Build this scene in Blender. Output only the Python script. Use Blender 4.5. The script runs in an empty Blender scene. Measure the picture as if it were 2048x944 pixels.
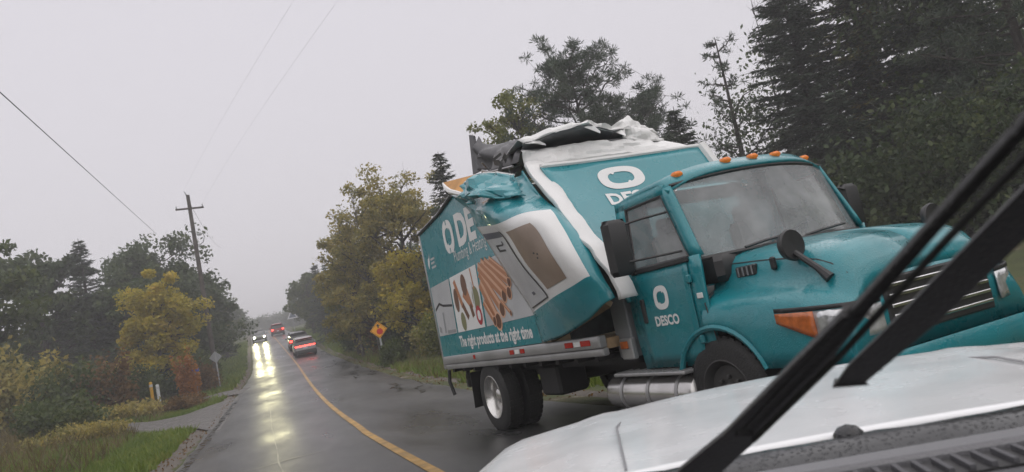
import bpy, math, random
import numpy as np
from mathutils import Vector, Matrix, noise as mnoise

R = math.radians
SC = bpy.context.scene
COL = SC.collection

# ------------------------------------------------------------------ camera, sky, sun, exposure
YAW, PITCH, ROLL = 0.36099, 0.11475, 0.20944
CAM_POS = Vector((0, 0, 1.4))
cam_d = bpy.data.cameras.new('camera')
cam = bpy.data.objects.new('camera', cam_d)
COL.objects.link(cam)
f_ = Vector((math.sin(YAW) * math.cos(PITCH), math.cos(YAW) * math.cos(PITCH), math.sin(PITCH)))
r_ = Vector((math.cos(YAW), -math.sin(YAW), 0))
u_ = r_.cross(f_)
r2_ = r_ * math.cos(ROLL) - u_ * math.sin(ROLL)
u2_ = u_ * math.cos(ROLL) + r_ * math.sin(ROLL)
cam.matrix_world = Matrix((( r2_.x, u2_.x, -f_.x, CAM_POS.x), (r2_.y, u2_.y, -f_.y, CAM_POS.y), (r2_.z, u2_.z, -f_.z, CAM_POS.z), (0, 0, 0, 1)))
cam_d.sensor_width = 36.0
cam_d.lens = 36.0 * 1455 / 2048
cam_d.clip_start = 0.05
cam_d.clip_end = 3000
SC.camera = cam
cam_d.dof.use_dof = True
cam_d.dof.focus_distance = 11.0
cam_d.dof.aperture_fstop = 5.6

SUN_EL, SUN_AZ = R(58), R(150)
world = bpy.data.worlds.new('World')
SC.world = world
world.use_nodes = True
wn = world.node_tree
wn.nodes.clear()
sky = wn.nodes.new('ShaderNodeTexSky')
sky.sky_type = 'NISHITA'
sky.sun_disc = False
sky.sun_elevation = SUN_EL
sky.sun_rotation = SUN_AZ
sky.air_density = 2.0
sky.dust_density = 6.0
mx = wn.nodes.new('ShaderNodeMix')
mx.data_type = 'RGBA'
mx.inputs['Factor'].default_value = 0.93          # full cloud cover over the sky
mx.inputs['B'].default_value = (6.55, 6.28, 6.72, 1)
bgn = wn.nodes.new('ShaderNodeBackground')
bgn.inputs['Strength'].default_value = 0.1
wo = wn.nodes.new('ShaderNodeOutputWorld')
wn.links.new(sky.outputs['Color'], mx.inputs['A'])
wn.links.new(mx.outputs['Result'], bgn.inputs['Color'])
wn.links.new(bgn.outputs['Background'], wo.inputs['Surface'])

sun_d = bpy.data.lights.new('sun', 'SUN')
sun_d.energy = 1.5
sun_d.angle = R(150)
sun_d.color = (1.0, 0.97, 0.93)
sun = bpy.data.objects.new('sun', sun_d)
COL.objects.link(sun)
sdir = Vector((math.sin(SUN_AZ) * math.cos(SUN_EL), math.cos(SUN_AZ) * math.cos(SUN_EL), math.sin(SUN_EL)))
sun.rotation_euler = sdir.to_track_quat('Z', 'Y').to_euler()

SC.view_settings.view_transform = 'Standard'
SC.view_settings.look = 'None'
SC.view_settings.exposure = 0.33
SC.view_settings.gamma = 1.0
SC.view_settings.use_curve_mapping = False
SC.cycles.use_denoising = True
SC.cycles.max_bounces = 6
SC.cycles.diffuse_bounces = 3
SC.cycles.glossy_bounces = 3
SC.cycles.transparent_max_bounces = 16
SC.cycles.volume_bounces = 0
SC.cycles.sample_clamp_indirect = 4.0
SC.cycles.caustics_reflective = False
SC.cycles.caustics_refractive = False

# ------------------------------------------------------------------ materials
MATS = {}


def mat(name, col, rough=0.6, metal=0.0, coat=0.0, spec=0.5, var=0.0, vscale=8.0, bump=0.0, bscale=40.0, dirt=0.0, dirt_col=(0.09, 0.08, 0.07), rvar=0.0, emit=None, estr=0.0, drops=0.0, dscale=90.0):
    if name in MATS:
        return MATS[name]
    m = bpy.data.materials.new(name)
    m.use_nodes = True
    nt = m.node_tree
    b = nt.nodes['Principled BSDF']
    b.inputs['Base Color'].default_value = (*col, 1)
    b.inputs['Roughness'].default_value = rough
    b.inputs['Metallic'].default_value = metal
    b.inputs['Specular IOR Level'].default_value = spec
    b.inputs['Coat Weight'].default_value = coat
    b.inputs['Coat Roughness'].default_value = 0.08
    if emit:
        b.inputs['Emission Color'].default_value = (*emit, 1)
        b.inputs['Emission Strength'].default_value = estr
    tc = None
    src = None
    if var or bump or dirt or rvar or drops:
        tc = nt.nodes.new('ShaderNodeTexCoord')
    if var:
        n = nt.nodes.new('ShaderNodeTexNoise')
        n.inputs['Scale'].default_value = vscale
        n.inputs['Detail'].default_value = 6
        nt.links.new(tc.outputs['Object'], n.inputs['Vector'])
        rp = nt.nodes.new('ShaderNodeValToRGB')
        rp.color_ramp.elements[0].position = 0.3
        rp.color_ramp.elements[1].position = 0.7
        rp.color_ramp.elements[0].color = (*[c * (1 - var) for c in col], 1)
        rp.color_ramp.elements[1].color = (*[min(1, c * (1 + var)) for c in col], 1)
        nt.links.new(n.outputs['Fac'], rp.inputs['Fac'])
        src = rp.outputs['Color']
    if dirt:
        n = nt.nodes.new('ShaderNodeTexNoise')
        n.inputs['Scale'].default_value = 2.2
        n.inputs['Detail'].default_value = 5
        n.inputs['Roughness'].default_value = 0.55
        mp = nt.nodes.new('ShaderNodeMapping')
        mp.inputs['Scale'].default_value = (1, 1, 0.35)
        nt.links.new(tc.outputs['Object'], mp.inputs['Vector'])
        nt.links.new(mp.outputs['Vector'], n.inputs['Vector'])
        mr = nt.nodes.new('ShaderNodeMapRange')
        mr.inputs['From Min'].default_value = 0.45
        mr.inputs['From Max'].default_value = 0.8
        mr.inputs['To Max'].default_value = dirt
        nt.links.new(n.outputs['Fac'], mr.inputs['Value'])
        mi = nt.nodes.new('ShaderNodeMix')
        mi.data_type = 'RGBA'
        nt.links.new(mr.outputs['Result'], mi.inputs['Factor'])
        if src:
            nt.links.new(src, mi.inputs['A'])
        else:
            mi.inputs['A'].default_value = (*col, 1)
        mi.inputs['B'].default_value = (*dirt_col, 1)
        src = mi.outputs['Result']
    if src:
        nt.links.new(src, b.inputs['Base Color'])
    if rvar:
        n = nt.nodes.new('ShaderNodeTexNoise')
        n.inputs['Scale'].default_value = 5
        n.inputs['Detail'].default_value = 8
        nt.links.new(tc.outputs['Object'], n.inputs['Vector'])
        mr = nt.nodes.new('ShaderNodeMapRange')
        mr.inputs['From Min'].default_value = 0.3
        mr.inputs['From Max'].default_value = 0.7
        mr.inputs['To Min'].default_value = max(0.02, rough - rvar)
        mr.inputs['To Max'].default_value = min(1, rough + rvar)
        nt.links.new(n.outputs['Fac'], mr.inputs['Value'])
        nt.links.new(mr.outputs['Result'], b.inputs['Roughness'])
    if bump:
        n = nt.nodes.new('ShaderNodeTexNoise')
        n.inputs['Scale'].default_value = bscale
        n.inputs['Detail'].default_value = 5
        nt.links.new(tc.outputs['Object'], n.inputs['Vector'])
        bp = nt.nodes.new('ShaderNodeBump')
        bp.inputs['Strength'].default_value = bump
        bp.inputs['Distance'].default_value = 0.02
        nt.links.new(n.outputs['Fac'], bp.inputs['Height'])
        nt.links.new(bp.outputs['Normal'], b.inputs['Normal'])
    if drops:
        vo = nt.nodes.new('ShaderNodeTexVoronoi')
        vo.inputs['Scale'].default_value = dscale
        vo.inputs['Randomness'].default_value = 1.0
        nt.links.new(tc.outputs['Object'], vo.inputs['Vector'])
        mr = nt.nodes.new('ShaderNodeMapRange')
        mr.inputs['From Min'].default_value = .12
        mr.inputs['From Max'].default_value = .42
        mr.inputs['To Min'].default_value = 1.0
        mr.inputs['To Max'].default_value = 0.0
        nt.links.new(vo.outputs['Distance'], mr.inputs['Value'])
        bp = nt.nodes.new('ShaderNodeBump')
        bp.inputs['Strength'].default_value = drops
        bp.inputs['Distance'].default_value = .004
        nt.links.new(mr.outputs['Result'], bp.inputs['Height'])
        n = nt.nodes.new('ShaderNodeTexNoise')
        n.inputs['Scale'].default_value = 2.2
        nt.links.new(tc.outputs['Object'], n.inputs['Vector'])
        b2 = nt.nodes.new('ShaderNodeBump')
        b2.inputs['Strength'].default_value = .12
        b2.inputs['Distance'].default_value = .03
        nt.links.new(n.outputs['Fac'], b2.inputs['Height'])
        nt.links.new(b2.outputs['Normal'], bp.inputs['Normal'])
        nt.links.new(bp.outputs['Normal'], b.inputs['Normal'])
        nt.links.new(bp.outputs['Normal'], b.inputs['Coat Normal'])
    MATS[name] = m
    return m


def glass_mat(name, tint=(0.80, 0.84, 0.83), rough=0.06, veil=0.28):
    if name in MATS:
        return MATS[name]
    m = bpy.data.materials.new(name)
    m.use_nodes = True
    nt = m.node_tree
    nt.nodes.clear()
    tr = nt.nodes.new('ShaderNodeBsdfTransparent')
    tr.inputs['Color'].default_value = (*tint, 1)
    gl = nt.nodes.new('ShaderNodeBsdfGlossy')
    gl.inputs['Roughness'].default_value = rough
    lw = nt.nodes.new('ShaderNodeLayerWeight')
    fr = nt.nodes.new('ShaderNodeMath')
    fr.operation = 'POWER'
    fr.inputs[1].default_value = 5.0
    lw.inputs['Blend'].default_value = 0.5
    nt.links.new(lw.outputs['Facing'], fr.inputs[0])
    mr = nt.nodes.new('ShaderNodeMapRange')
    mr.inputs['To Min'].default_value = 0.04
    mixs = nt.nodes.new('ShaderNodeMixShader')
    out = nt.nodes.new('ShaderNodeOutputMaterial')
    nt.links.new(fr.outputs[0], mr.inputs['Value'])
    nt.links.new(mr.outputs['Result'], mixs.inputs['Fac'])
    nt.links.new(tr.outputs['BSDF'], mixs.inputs[1])
    nt.links.new(gl.outputs['BSDF'], mixs.inputs[2])
    df = nt.nodes.new('ShaderNodeBsdfDiffuse')       # grey mixed in to imitate the pale reflection of a paper sheet
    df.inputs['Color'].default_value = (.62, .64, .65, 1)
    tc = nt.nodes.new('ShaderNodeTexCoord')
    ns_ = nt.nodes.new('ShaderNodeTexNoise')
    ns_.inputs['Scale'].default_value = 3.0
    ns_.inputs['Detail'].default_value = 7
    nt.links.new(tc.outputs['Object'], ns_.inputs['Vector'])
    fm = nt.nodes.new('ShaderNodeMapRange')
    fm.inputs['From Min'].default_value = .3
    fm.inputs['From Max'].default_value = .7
    fm.inputs['To Min'].default_value = veil * .6
    fm.inputs['To Max'].default_value = veil * 1.5
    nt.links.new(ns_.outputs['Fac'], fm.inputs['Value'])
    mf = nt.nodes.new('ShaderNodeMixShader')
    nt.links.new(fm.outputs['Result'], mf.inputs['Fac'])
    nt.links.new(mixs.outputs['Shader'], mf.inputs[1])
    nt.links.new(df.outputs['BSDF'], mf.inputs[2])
    nt.links.new(mf.outputs['Shader'], out.inputs['Surface'])
    MATS[name] = m
    return m


def leaf_mat(name, stops, trans=0.42):
    """foliage: colour differs from leaf to leaf and clump to clump"""
    if name in MATS:
        return MATS[name]
    m = bpy.data.materials.new(name)
    m.use_nodes = True
    nt = m.node_tree
    b = nt.nodes['Principled BSDF']
    b.inputs['Roughness'].default_value = 0.55
    b.inputs['Specular IOR Level'].default_value = 0.35
    ge = nt.nodes.new('ShaderNodeNewGeometry')
    tc = nt.nodes.new('ShaderNodeTexCoord')
    n = nt.nodes.new('ShaderNodeTexNoise')
    n.inputs['Scale'].default_value = 0.75
    n.inputs['Detail'].default_value = 3
    nt.links.new(tc.outputs['Object'], n.inputs['Vector'])
    ma = nt.nodes.new('ShaderNodeMath')
    ma.operation = 'MULTIPLY_ADD'
    ma.inputs[1].default_value = 0.45
    nt.links.new(ge.outputs['Random Per Island'], ma.inputs[0])
    mr = nt.nodes.new('ShaderNodeMapRange')
    mr.inputs['From Min'].default_value = 0.3
    mr.inputs['From Max'].default_value = 0.72
    mr.inputs['To Min'].default_value = 0.0
    mr.inputs['To Max'].default_value = 0.55
    nt.links.new(n.outputs['Fac'], mr.inputs['Value'])
    nt.links.new(mr.outputs['Result'], ma.inputs[2])
    rp = nt.nodes.new('ShaderNodeValToRGB')
    els = rp.color_ramp.elements
    while len(els) < len(stops):
        els.new(0.5)
    for e, (p, c) in zip(els, stops):
        e.position = p
        e.color = (*c, 1)
    nt.links.new(ma.outputs[0], rp.inputs['Fac'])
    nt.links.new(rp.outputs['Color'], b.inputs['Base Color'])
    tl = nt.nodes.new('ShaderNodeBsdfTranslucent')
    nt.links.new(rp.outputs['Color'], tl.inputs['Color'])
    ms = nt.nodes.new('ShaderNodeMixShader')
    ms.inputs['Fac'].default_value = trans
    out = nt.nodes['Material Output']
    nt.links.new(b.outputs['BSDF'], ms.inputs[1])
    nt.links.new(tl.outputs['BSDF'], ms.inputs[2])
    nt.links.new(ms.outputs['Shader'], out.inputs['Surface'])
    MATS[name] = m
    return m


# ------------------------------------------------------------------ mesh helpers
class MB:
    def __init__(s):
        s.v, s.f, s.mi = [], [], []

    def add(s, V, F, m=0):
        o = len(s.v)
        s.v += [tuple(map(float, p)) for p in V]
        s.f += [tuple(i + o for i in q) for q in F]
        s.mi += [m] * len(F)
        return s

    def box(s, c, size, m=0, rz=0.0, ry=0.0, bev=0.0):
        hx, hy, hz = size[0] / 2, size[1] / 2, size[2] / 2
        if bev > 0:
            b = min(bev, hx * .9, hy * .9, hz * .9)
            V, F = [], []
            # rounded box as a stack of octagonal rings
            def ring(z, ix):
                X, Y = hx - ix, hy - ix
                return [(X, -Y + b, z), (X, Y - b, z), (X - b, Y, z), (-X + b, Y, z), (-X, Y - b, z), (-X, -Y + b, z), (-X + b, -Y, z), (X - b, -Y, z)]
            rings = [ring(-hz, b * .7), ring(-hz + b, 0), ring(hz - b, 0), ring(hz, b * .7)]
            for rg in rings:
                V += rg
            for k in range(3):
                for i in range(8):
                    j = (i + 1) % 8
                    F.append((k * 8 + i, k * 8 + j, k * 8 + 8 + j, k * 8 + 8 + i))
            F.append(tuple(range(7, -1, -1)))
            F.append(tuple(range(24, 32)))
        else:
            V = [(x, y, z) for z in (-hz, hz) for x, y in ((-hx, -hy), (hx, -hy), (hx, hy), (-hx, hy))]
            F = [(3, 2, 1, 0), (4, 5, 6, 7), (0, 1, 5, 4), (1, 2, 6, 5), (2, 3, 7, 6), (3, 0, 4, 7)]
        M = Matrix.Rotation(rz, 4, 'Z') @ Matrix.Rotation(ry, 4, 'Y')
        V = [M @ Vector(p) + Vector(c) for p in V]
        return s.add(V, F, m)

    def tube(s, path, rad, seg=8, m=0, caps=True):
        P = [Vector(p) for p in path]
        rad = [rad] * len(P) if not hasattr(rad, '__len__') else rad
        V, F = [], []
        up = Vector((0, 0, 1))
        d0 = (P[1] - P[0]).normalized()
        if abs(d0.z) > 0.9:
            up = Vector((1, 0, 0))
        a = d0.cross(up).normalized()
        for i, p in enumerate(P):
            d = (P[min(i + 1, len(P) - 1)] - P[max(i - 1, 0)]).normalized()
            a = (a - d * a.dot(d)).normalized()
            b = d.cross(a)
            for k in range(seg):
                t = 2 * math.pi * k / seg
                V.append(p + (a * math.cos(t) + b * math.sin(t)) * rad[i])
        for i in range(len(P) - 1):
            for k in range(seg):
                j = (k + 1) % seg
                F.append((i * seg + k, i * seg + j, (i + 1) * seg + j, (i + 1) * seg + k))
        if caps:
            F.append(tuple(range(seg - 1, -1, -1)))
            F.append(tuple(range((len(P) - 1) * seg, len(P) * seg)))
        return s.add(V, F, m)

    def lathe(s, prof, c, axis='Y', seg=28, m=0):
        """prof: (along axis, radius) list"""
        V, F = [], []
        for a, r in prof:
            for k in range(seg):
                t = 2 * math.pi * k / seg
                x, y = r * math.cos(t), r * math.sin(t)
                p = {'X': (a, x, y), 'Y': (x, a, y), 'Z': (x, y, a)}[axis]
                V.append((p[0] + c[0], p[1] + c[1], p[2] + c[2]))
        for i in range(len(prof) - 1):
            for k in range(seg):
                j = (k + 1) % seg
                F.append((i * seg + k, i * seg + j, (i + 1) * seg + j, (i + 1) * seg + k))
        return s.add(V, F, m)

    def grid(s, P, m=0, mfn=None, thick=None):
        nu, nv = len(P), len(P[0])
        V = [p for row in P for p in row]
        F = [(i * nv + j, (i + 1) * nv + j, (i + 1) * nv + j + 1, i * nv + j + 1) for i in range(nu - 1) for j in range(nv - 1)]
        o = len(s.f)
        s.add(V, F, m)
        if mfn:
            k = o
            for i in range(nu - 1):
                for j in range(nv - 1):
                    s.mi[k] = mfn(i / (nu - 1), j / (nv - 1))
                    k += 1
        return s

    def prism(s, outline, fn, d0, d1, m=0):
        """closed 2D outline; fn(u, v, d) -> 3D point"""
        n = len(outline)
        V = [fn(u, v, d0) for u, v in outline] + [fn(u, v, d1) for u, v in outline]
        F = [tuple(range(n - 1, -1, -1)), tuple(range(n, 2 * n))] + [(i, (i + 1) % n, n + (i + 1) % n, n + i) for i in range(n)]
        return s.add(V, F, m)

    def build(s, name, mats, parent=None, smooth=False, loc=None, solid=0.0, bevel=0.0, angle=35):
        me = bpy.data.meshes.new(name)
        me.from_pydata(s.v, [], s.f)
        if not isinstance(mats, (list, tuple)):
            mats = [mats]
        for mm in mats:
            me.materials.append(mm)
        if len(mats) > 1:
            me.polygons.foreach_set('material_index', s.mi)
        if smooth:
            me.polygons.foreach_set('use_smooth', [True] * len(me.polygons))
            try:
                me.set_sharp_from_angle(angle=R(angle))
            except Exception:
                pass
        me.update()
        o = bpy.data.objects.new(name, me)
        COL.objects.link(o)
        if parent:
            o.parent = parent
        if loc:
            o.location = loc
        if solid:
            md = o.modifiers.new('solid', 'SOLIDIFY')
            md.thickness = solid
            md.offset = 0
        if bevel:
            md = o.modifiers.new('bevel', 'BEVEL')
            md.width = bevel
            md.segments = 2
            md.limit_method = 'ANGLE'
        return o


def np_mesh(name, V, F, m, parent=None):
    """fast mesh from arrays: V (n,3), F (k,c)"""
    me = bpy.data.meshes.new(name)
    V = np.ascontiguousarray(V, dtype=np.float32)
    F = np.ascontiguousarray(F, dtype=np.int32)
    k, c = F.shape
    me.vertices.add(len(V))
    me.vertices.foreach_set('co', V.ravel())
    me.loops.add(k * c)
    me.loops.foreach_set('vertex_index', F.ravel())
    me.polygons.add(k)
    me.polygons.foreach_set('loop_start', np.arange(0, k * c, c, dtype=np.int32))
    me.update(calc_edges=True)
    me.materials.append(m)
    o = bpy.data.objects.new(name, me)
    COL.objects.link(o)
    if parent:
        o.parent = parent
    return o


def empty(name, loc=(0, 0, 0), rz=0.0, ry=0.0):
    o = bpy.data.objects.new(name, None)
    COL.objects.link(o)
    o.location = loc
    o.rotation_euler = (0, ry, rz)
    o.empty_display_size = 0.2
    return o


def tag(o, label=None, cat=None, group=None, kind=None):
    if label:
        o['label'] = label
    if cat:
        o['category'] = cat
    if group:
        o['group'] = group
    if kind:
        o['kind'] = kind
    return o


def lerp(a, b, t):
    return a + (b - a) * t


def smooth(e0, e1, x):
    t = min(1, max(0, (x - e0) / (e1 - e0)))
    return t * t * (3 - 2 * t)


def spline_grid(C, nu, nv):
    """Catmull-Rom refine a control grid of 3D points"""
    C = np.array(C, float)

    def cr(A, n):
        m = len(A)
        out = []
        for k in range(n):
            t = k / (n - 1) * (m - 1)
            i = min(int(t), m - 2)
            f = t - i
            p1, p2 = A[i], A[i + 1]
            p0 = A[i - 1] if i > 0 else 2 * p1 - p2
            p3 = A[i + 2] if i + 2 < m else 2 * p2 - p1
            out.append(0.5 * (2 * p1 + (p2 - p0) * f + (2 * p0 - 5 * p1 + 4 * p2 - p3) * f * f + (3 * p1 - p0 - 3 * p2 + p3) * f ** 3))
        return np.array(out)
    A = cr(C, nu)
    return np.swapaxes(cr(np.swapaxes(A, 0, 1), nv), 0, 1)


def text_shape(s, bold=0.0, spacing=1.0):
    """flat filled letter outlines, normalised to width 1 (returns verts, faces, height/width)"""
    cu = bpy.data.curves.new('txt', 'FONT')
    cu.body = s
    cu.size = 1.0
    cu.offset = bold
    cu.resolution_u = 3
    cu.space_character = spacing
    cu.fill_mode = 'FRONT'
    ob = bpy.data.objects.new('txt', cu)
    COL.objects.link(ob)
    dg = bpy.context.evaluated_depsgraph_get()
    ev = ob.evaluated_get(dg)
    me = ev.to_mesh()
    V = [(v.co.x, v.co.y) for v in me.vertices]
    F = [tuple(p.vertices) for p in me.polygons]
    ev.to_mesh_clear()
    bpy.data.objects.remove(ob)
    bpy.data.curves.remove(cu)
    x0, x1 = min(v[0] for v in V), max(v[0] for v in V)
    y0 = min(v[1] for v in V)
    y1 = max(v[1] for v in V)
    w = x1 - x0
    return [((x - x0) / w, (y) / w) for x, y in V], F, y1 / w


def emblem_shape(n=56):
    """rounded ring whose opening has two small notches"""
    V, F = [], []
    for k in range(n):
        t = 2 * math.pi * k / n
        c, s_ = math.cos(t), math.sin(t)
        e = 2 / 2.6
        ox = math.copysign(abs(c) ** e, c)
        oy = math.copysign(abs(s_) ** e, s_)
        ix, iy = ox * 0.56, oy * 0.52
        if 0.18 < abs((t / (2 * math.pi) * 2) % 1 - 0.5) * 2 < 0.34 and (t < math.pi) == (c > 0):
            iy *= 0.74
        V += [(ox, oy), (ix, iy)]
    for k in range(n):
        j = (k + 1) % n
        F.append((2 * k, 2 * j, 2 * j + 1, 2 * k + 1))
    return V, F


# ------------------------------------------------------------------ terrain and road
PY = [-60, 0, 12, 21, 36, 52, 66, 80, 110, 145, 180, 230, 300, 420, 700]
PZ = [0, 0, 0, .10, .62, 1.32, 2.12, 3.40, 6.10, 8.9, 11.1, 13.0, 13.6, 12.5, 10.0]
_py, _pz = np.array(PY, float), np.array(PZ, float)
_ys = np.linspace(-60, 700, 1521)
_zs = np.interp(_ys, _py, _pz)
_k = np.exp(-0.5 * (np.arange(-24, 25) / 9.0) ** 2)
_zs = np.convolve(np.pad(_zs, 24, mode='edge'), _k / _k.sum(), 'valid')
_zs[_ys < 14] = np.minimum(_zs[_ys < 14], 0.0)


def prof(y):
    return float(np.interp(y, _ys, _zs))


def shift(y):
    return 1.38 * smooth(8, 72, y) + 1.2 * smooth(120, 230, y)


ROAD_L, ROAD_R = -1.68, 4.35


def ground(x, y):
    s = shift(y)
    z = prof(y)
    dl = (ROAD_L + s) - x
    dr = x - (ROAD_R + s)
    if dl > 0:
        z += -0.05 * smooth(0, .6, dl) - 0.16 * smooth(0.8, 2.2, dl) + 0.22 * smooth(2.4, 6, dl) + 0.035 * max(0, dl - 6)
    if dr > 0:
        z += -0.05 * smooth(0, .8, dr) - 0.12 * smooth(1, 2.6, dr) + 0.5 * smooth(3, 8, dr) + 0.06 * max(0, dr - 8)
    d = max(dl, dr, 0)
    z += smooth(0.6, 3, d) * 0.09 * mnoise.noise(Vector((x * .45, y * .45, 0)))
    if d <= 0:
        z -= 0.02
    return z


def build_ground():
    xs = sorted(set([-400, -250, -150, -90, -60, -42, -30, -24, -20] + [round(-17 + .5 * i, 2) for i in range(86)] + [28, 32, 38, 46, 60, 90, 150, 250, 400]))
    ys = [-60, -40, -25, -15] + [-8 + .7 * i for i in range(100)] + [62 + 1.6 * i for i in range(1, 40)] + [130 + 8 * i for i in range(24)] + [340, 400, 480, 600, 700]
    ys = sorted(ys)
    V = [(x + (shift(y) if abs(x) < 30 else 0), y, 0) for y in ys for x in xs]
    V = [(x, y, ground(x, y)) for x, y, _ in V]
    n = len(xs)
    F = [(j * n + i, j * n + i + 1, (j + 1) * n + i + 1, (j + 1) * n + i) for j in range(len(ys) - 1) for i in range(n - 1)]
    m = bpy.data.materials.new('verge_soil')
    m.use_nodes = True
    nt = m.node_tree
    b = nt.nodes['Principled BSDF']
    b.inputs['Roughness'].default_value = 0.9
    tc = nt.nodes.new('ShaderNodeTexCoord')
    n1 = nt.nodes.new('ShaderNodeTexNoise')
    n1.inputs['Scale'].default_value = 0.55
    n1.inputs['Detail'].default_value = 9
    n1.inputs['Roughness'].default_value = 0.7
    nt.links.new(tc.outputs['Object'], n1.inputs['Vector'])
    rp = nt.nodes.new('ShaderNodeValToRGB')
    for e, (p, c) in zip([rp.color_ramp.elements[0], rp.color_ramp.elements[1], rp.color_ramp.elements.new(.5), rp.color_ramp.elements.new(.62)],
                         [(.3, (.045, .05, .018)), (.78, (.12, .085, .035)), (.48, (.06, .075, .02)), (.6, (.085, .07, .03))]):
        e.position = p
        e.color = (*c, 1)
    nt.links.new(n1.outputs['Fac'], rp.inputs['Fac'])
    nt.links.new(rp.outputs['Color'], b.inputs['Base Color'])
    n2 = nt.nodes.new('ShaderNodeTexNoise')
    n2.inputs['Scale'].default_value = 14
    n2.inputs['Detail'].default_value = 6
    nt.links.new(tc.outputs['Object'], n2.inputs['Vector'])
    bp = nt.nodes.new('ShaderNodeBump')
    bp.inputs['Strength'].default_value = 0.9
    bp.inputs['Distance'].default_value = 0.08
    nt.links.new(n2.outputs['Fac'], bp.inputs['Height'])
    nt.links.new(bp.outputs['Normal'], b.inputs['Normal'])
    mb = MB().add(V, F)
    o = mb.build('ground', m, smooth=True, angle=180)
    return tag(o, kind='structure')


build_ground()


def asphalt():
    m = bpy.data.materials.new('wet_asphalt')
    m.use_nodes = True
    nt = m.node_tree
    b = nt.nodes['Principled BSDF']
    tc = nt.nodes.new('ShaderNodeTexCoord')
    P = tc.outputs['Object']

    def noise(scale, det=6, sc=None, rough=.6):
        n = nt.nodes.new('ShaderNodeTexNoise')
        n.inputs['Scale'].default_value = scale
        n.inputs['Detail'].default_value = det
        n.inputs['Roughness'].default_value = rough
        if sc:
            mp = nt.nodes.new('ShaderNodeMapping')
            mp.inputs['Scale'].default_value = sc
            nt.links.new(P, mp.inputs['Vector'])
            nt.links.new(mp.outputs['Vector'], n.inputs['Vector'])
        else:
            nt.links.new(P, n.inputs['Vector'])
        return n.outputs['Fac']
    big = noise(0.9, 6, (1, .28, 1))
    patch = noise(0.33, 4, (1.3, .4, 1))
    fine = noise(55, 4)
    rp = nt.nodes.new('ShaderNodeValToRGB')
    rp.color_ramp.elements[0].position = .32
    rp.color_ramp.elements[0].color = (.042, .042, .044, 1)
    rp.color_ramp.elements[1].position = .7
    rp.color_ramp.elements[1].color = (.115, .112, .108, 1)
    nt.links.new(big, rp.inputs['Fac'])
    mi = nt.nodes.new('ShaderNodeMix')
    mi.data_type = 'RGBA'
    mi.blend_type = 'MULTIPLY'
    mi.inputs['Factor'].default_value = .6
    nt.links.new(rp.outputs['Color'], mi.inputs['A'])
    nt.links.new(fine, mi.inputs['B'])
    nt.links.new(mi.outputs['Result'], b.inputs['Base Color'])
    mr = nt.nodes.new('ShaderNodeMapRange')
    mr.inputs['From Min'].default_value = .38
    mr.inputs['From Max'].default_value = .62
    mr.inputs['To Min'].default_value = .27
    mr.inputs['To Max'].default_value = .46
    nt.links.new(patch, mr.inputs['Value'])
    nt.links.new(mr.outputs['Result'], b.inputs['Roughness'])
    bp = nt.nodes.new('ShaderNodeBump')
    bp.inputs['Strength'].default_value = .35
    bp.inputs['Distance'].default_value = .006
    nt.links.new(fine, bp.inputs['Height'])
    bp2 = nt.nodes.new('ShaderNodeBump')
    bp2.inputs['Strength'].default_value = .08
    bp2.inputs['Distance'].default_value = .03
    nt.links.new(noise(2.2, 5, (1, .5, 1)), bp2.inputs['Height'])
    nt.links.new(bp.outputs['Normal'], bp2.inputs['Normal'])
    nt.links.new(bp2.outputs['Normal'], b.inputs['Normal'])
    return m


M_ASPH = asphalt()
YS_ROAD = [-60, -30, -12] + [-6 + 1.2 * i for i in range(70)] + [80 + 3 * i for i in range(50)] + [235, 250, 270, 300, 340, 400]


def edge_wob(y, k):
    return 0.13 * mnoise.noise(Vector((y * .5, k, 0))) + .05 * mnoise.noise(Vector((y * 2.1, k, 3)))


def road_strip(name, x0, x1, lift, m, ys=YS_ROAD, wob0=0, wob1=0, nx=9, thick=0.0):
    P = []
    for y in ys:
        a = x0 + shift(y) + (edge_wob(y, wob0) if wob0 else 0)
        b = x1 + shift(y) + (edge_wob(y, wob1) if wob1 else 0)
        row = []
        for i in range(nx):
            x = lerp(a, b, i / (nx - 1))
            cr = -0.012 * abs(x - shift(y) - 1.5)
            row.append((x, y, prof(y) + lift + cr + .05))
        P.append(row)
    return tag(MB().grid(P).build(name, m, smooth=True, angle=180), kind='structure')


road_strip('road', ROAD_L, ROAD_R, 0.0, M_ASPH, wob0=1.7, wob1=5.3, nx=15)
M_GRAV = mat('shoulder_gravel', (.10, .085, .07), .85, var=.45, vscale=18, bump=.9, bscale=30)
road_strip('gravel_shoulder', ROAD_L - .75, ROAD_L + .12, -0.035, M_GRAV, wob0=9.1, nx=4)
road_strip('gravel_shoulder', ROAD_R - .12, ROAD_R + .9, -0.045, M_GRAV, wob1=12.9, nx=4)


def yellow_mat():
    m = mat('road_yellow', (.42, .24, .05), .4, var=.3, vscale=3, dirt=.75, dirt_col=(.06, .055, .045), rvar=.12)
    return m


road_strip('road_centre_line', 1.48, 1.60, 0.006, yellow_mat(), nx=2, wob0=0.0)


def ribbon(name, pts, w, m, lift=.008):
    P = []
    for i, (x, y) in enumerate(pts):
        a = Vector(pts[max(i - 1, 0)])
        b = Vector(pts[min(i + 1, len(pts) - 1)])
        d = (b - a).normalized()
        nrm = Vector((-d.y, d.x)) * w / 2 * random.uniform(.5, 1.4)
        row = []
        for sgn in (-1, 1):
            xx, yy = x + nrm.x * sgn, y + nrm.y * sgn
            row.append((xx, yy, prof(yy) + lift - .012 * abs(xx - shift(yy) - 1.5) + .05))
        P.append(row)
    return tag(MB().grid(P).build(name, m), kind='structure')


random.seed(5)
M_SEAL = mat('crack_sealant', (.018, .018, .02), .12, spec=.8)
M_CRACKL = mat('crack_sheen_pale', (.16, .155, .14), .4, var=.4)  # pale colour paints in the sheen of reflecting sealant
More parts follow.
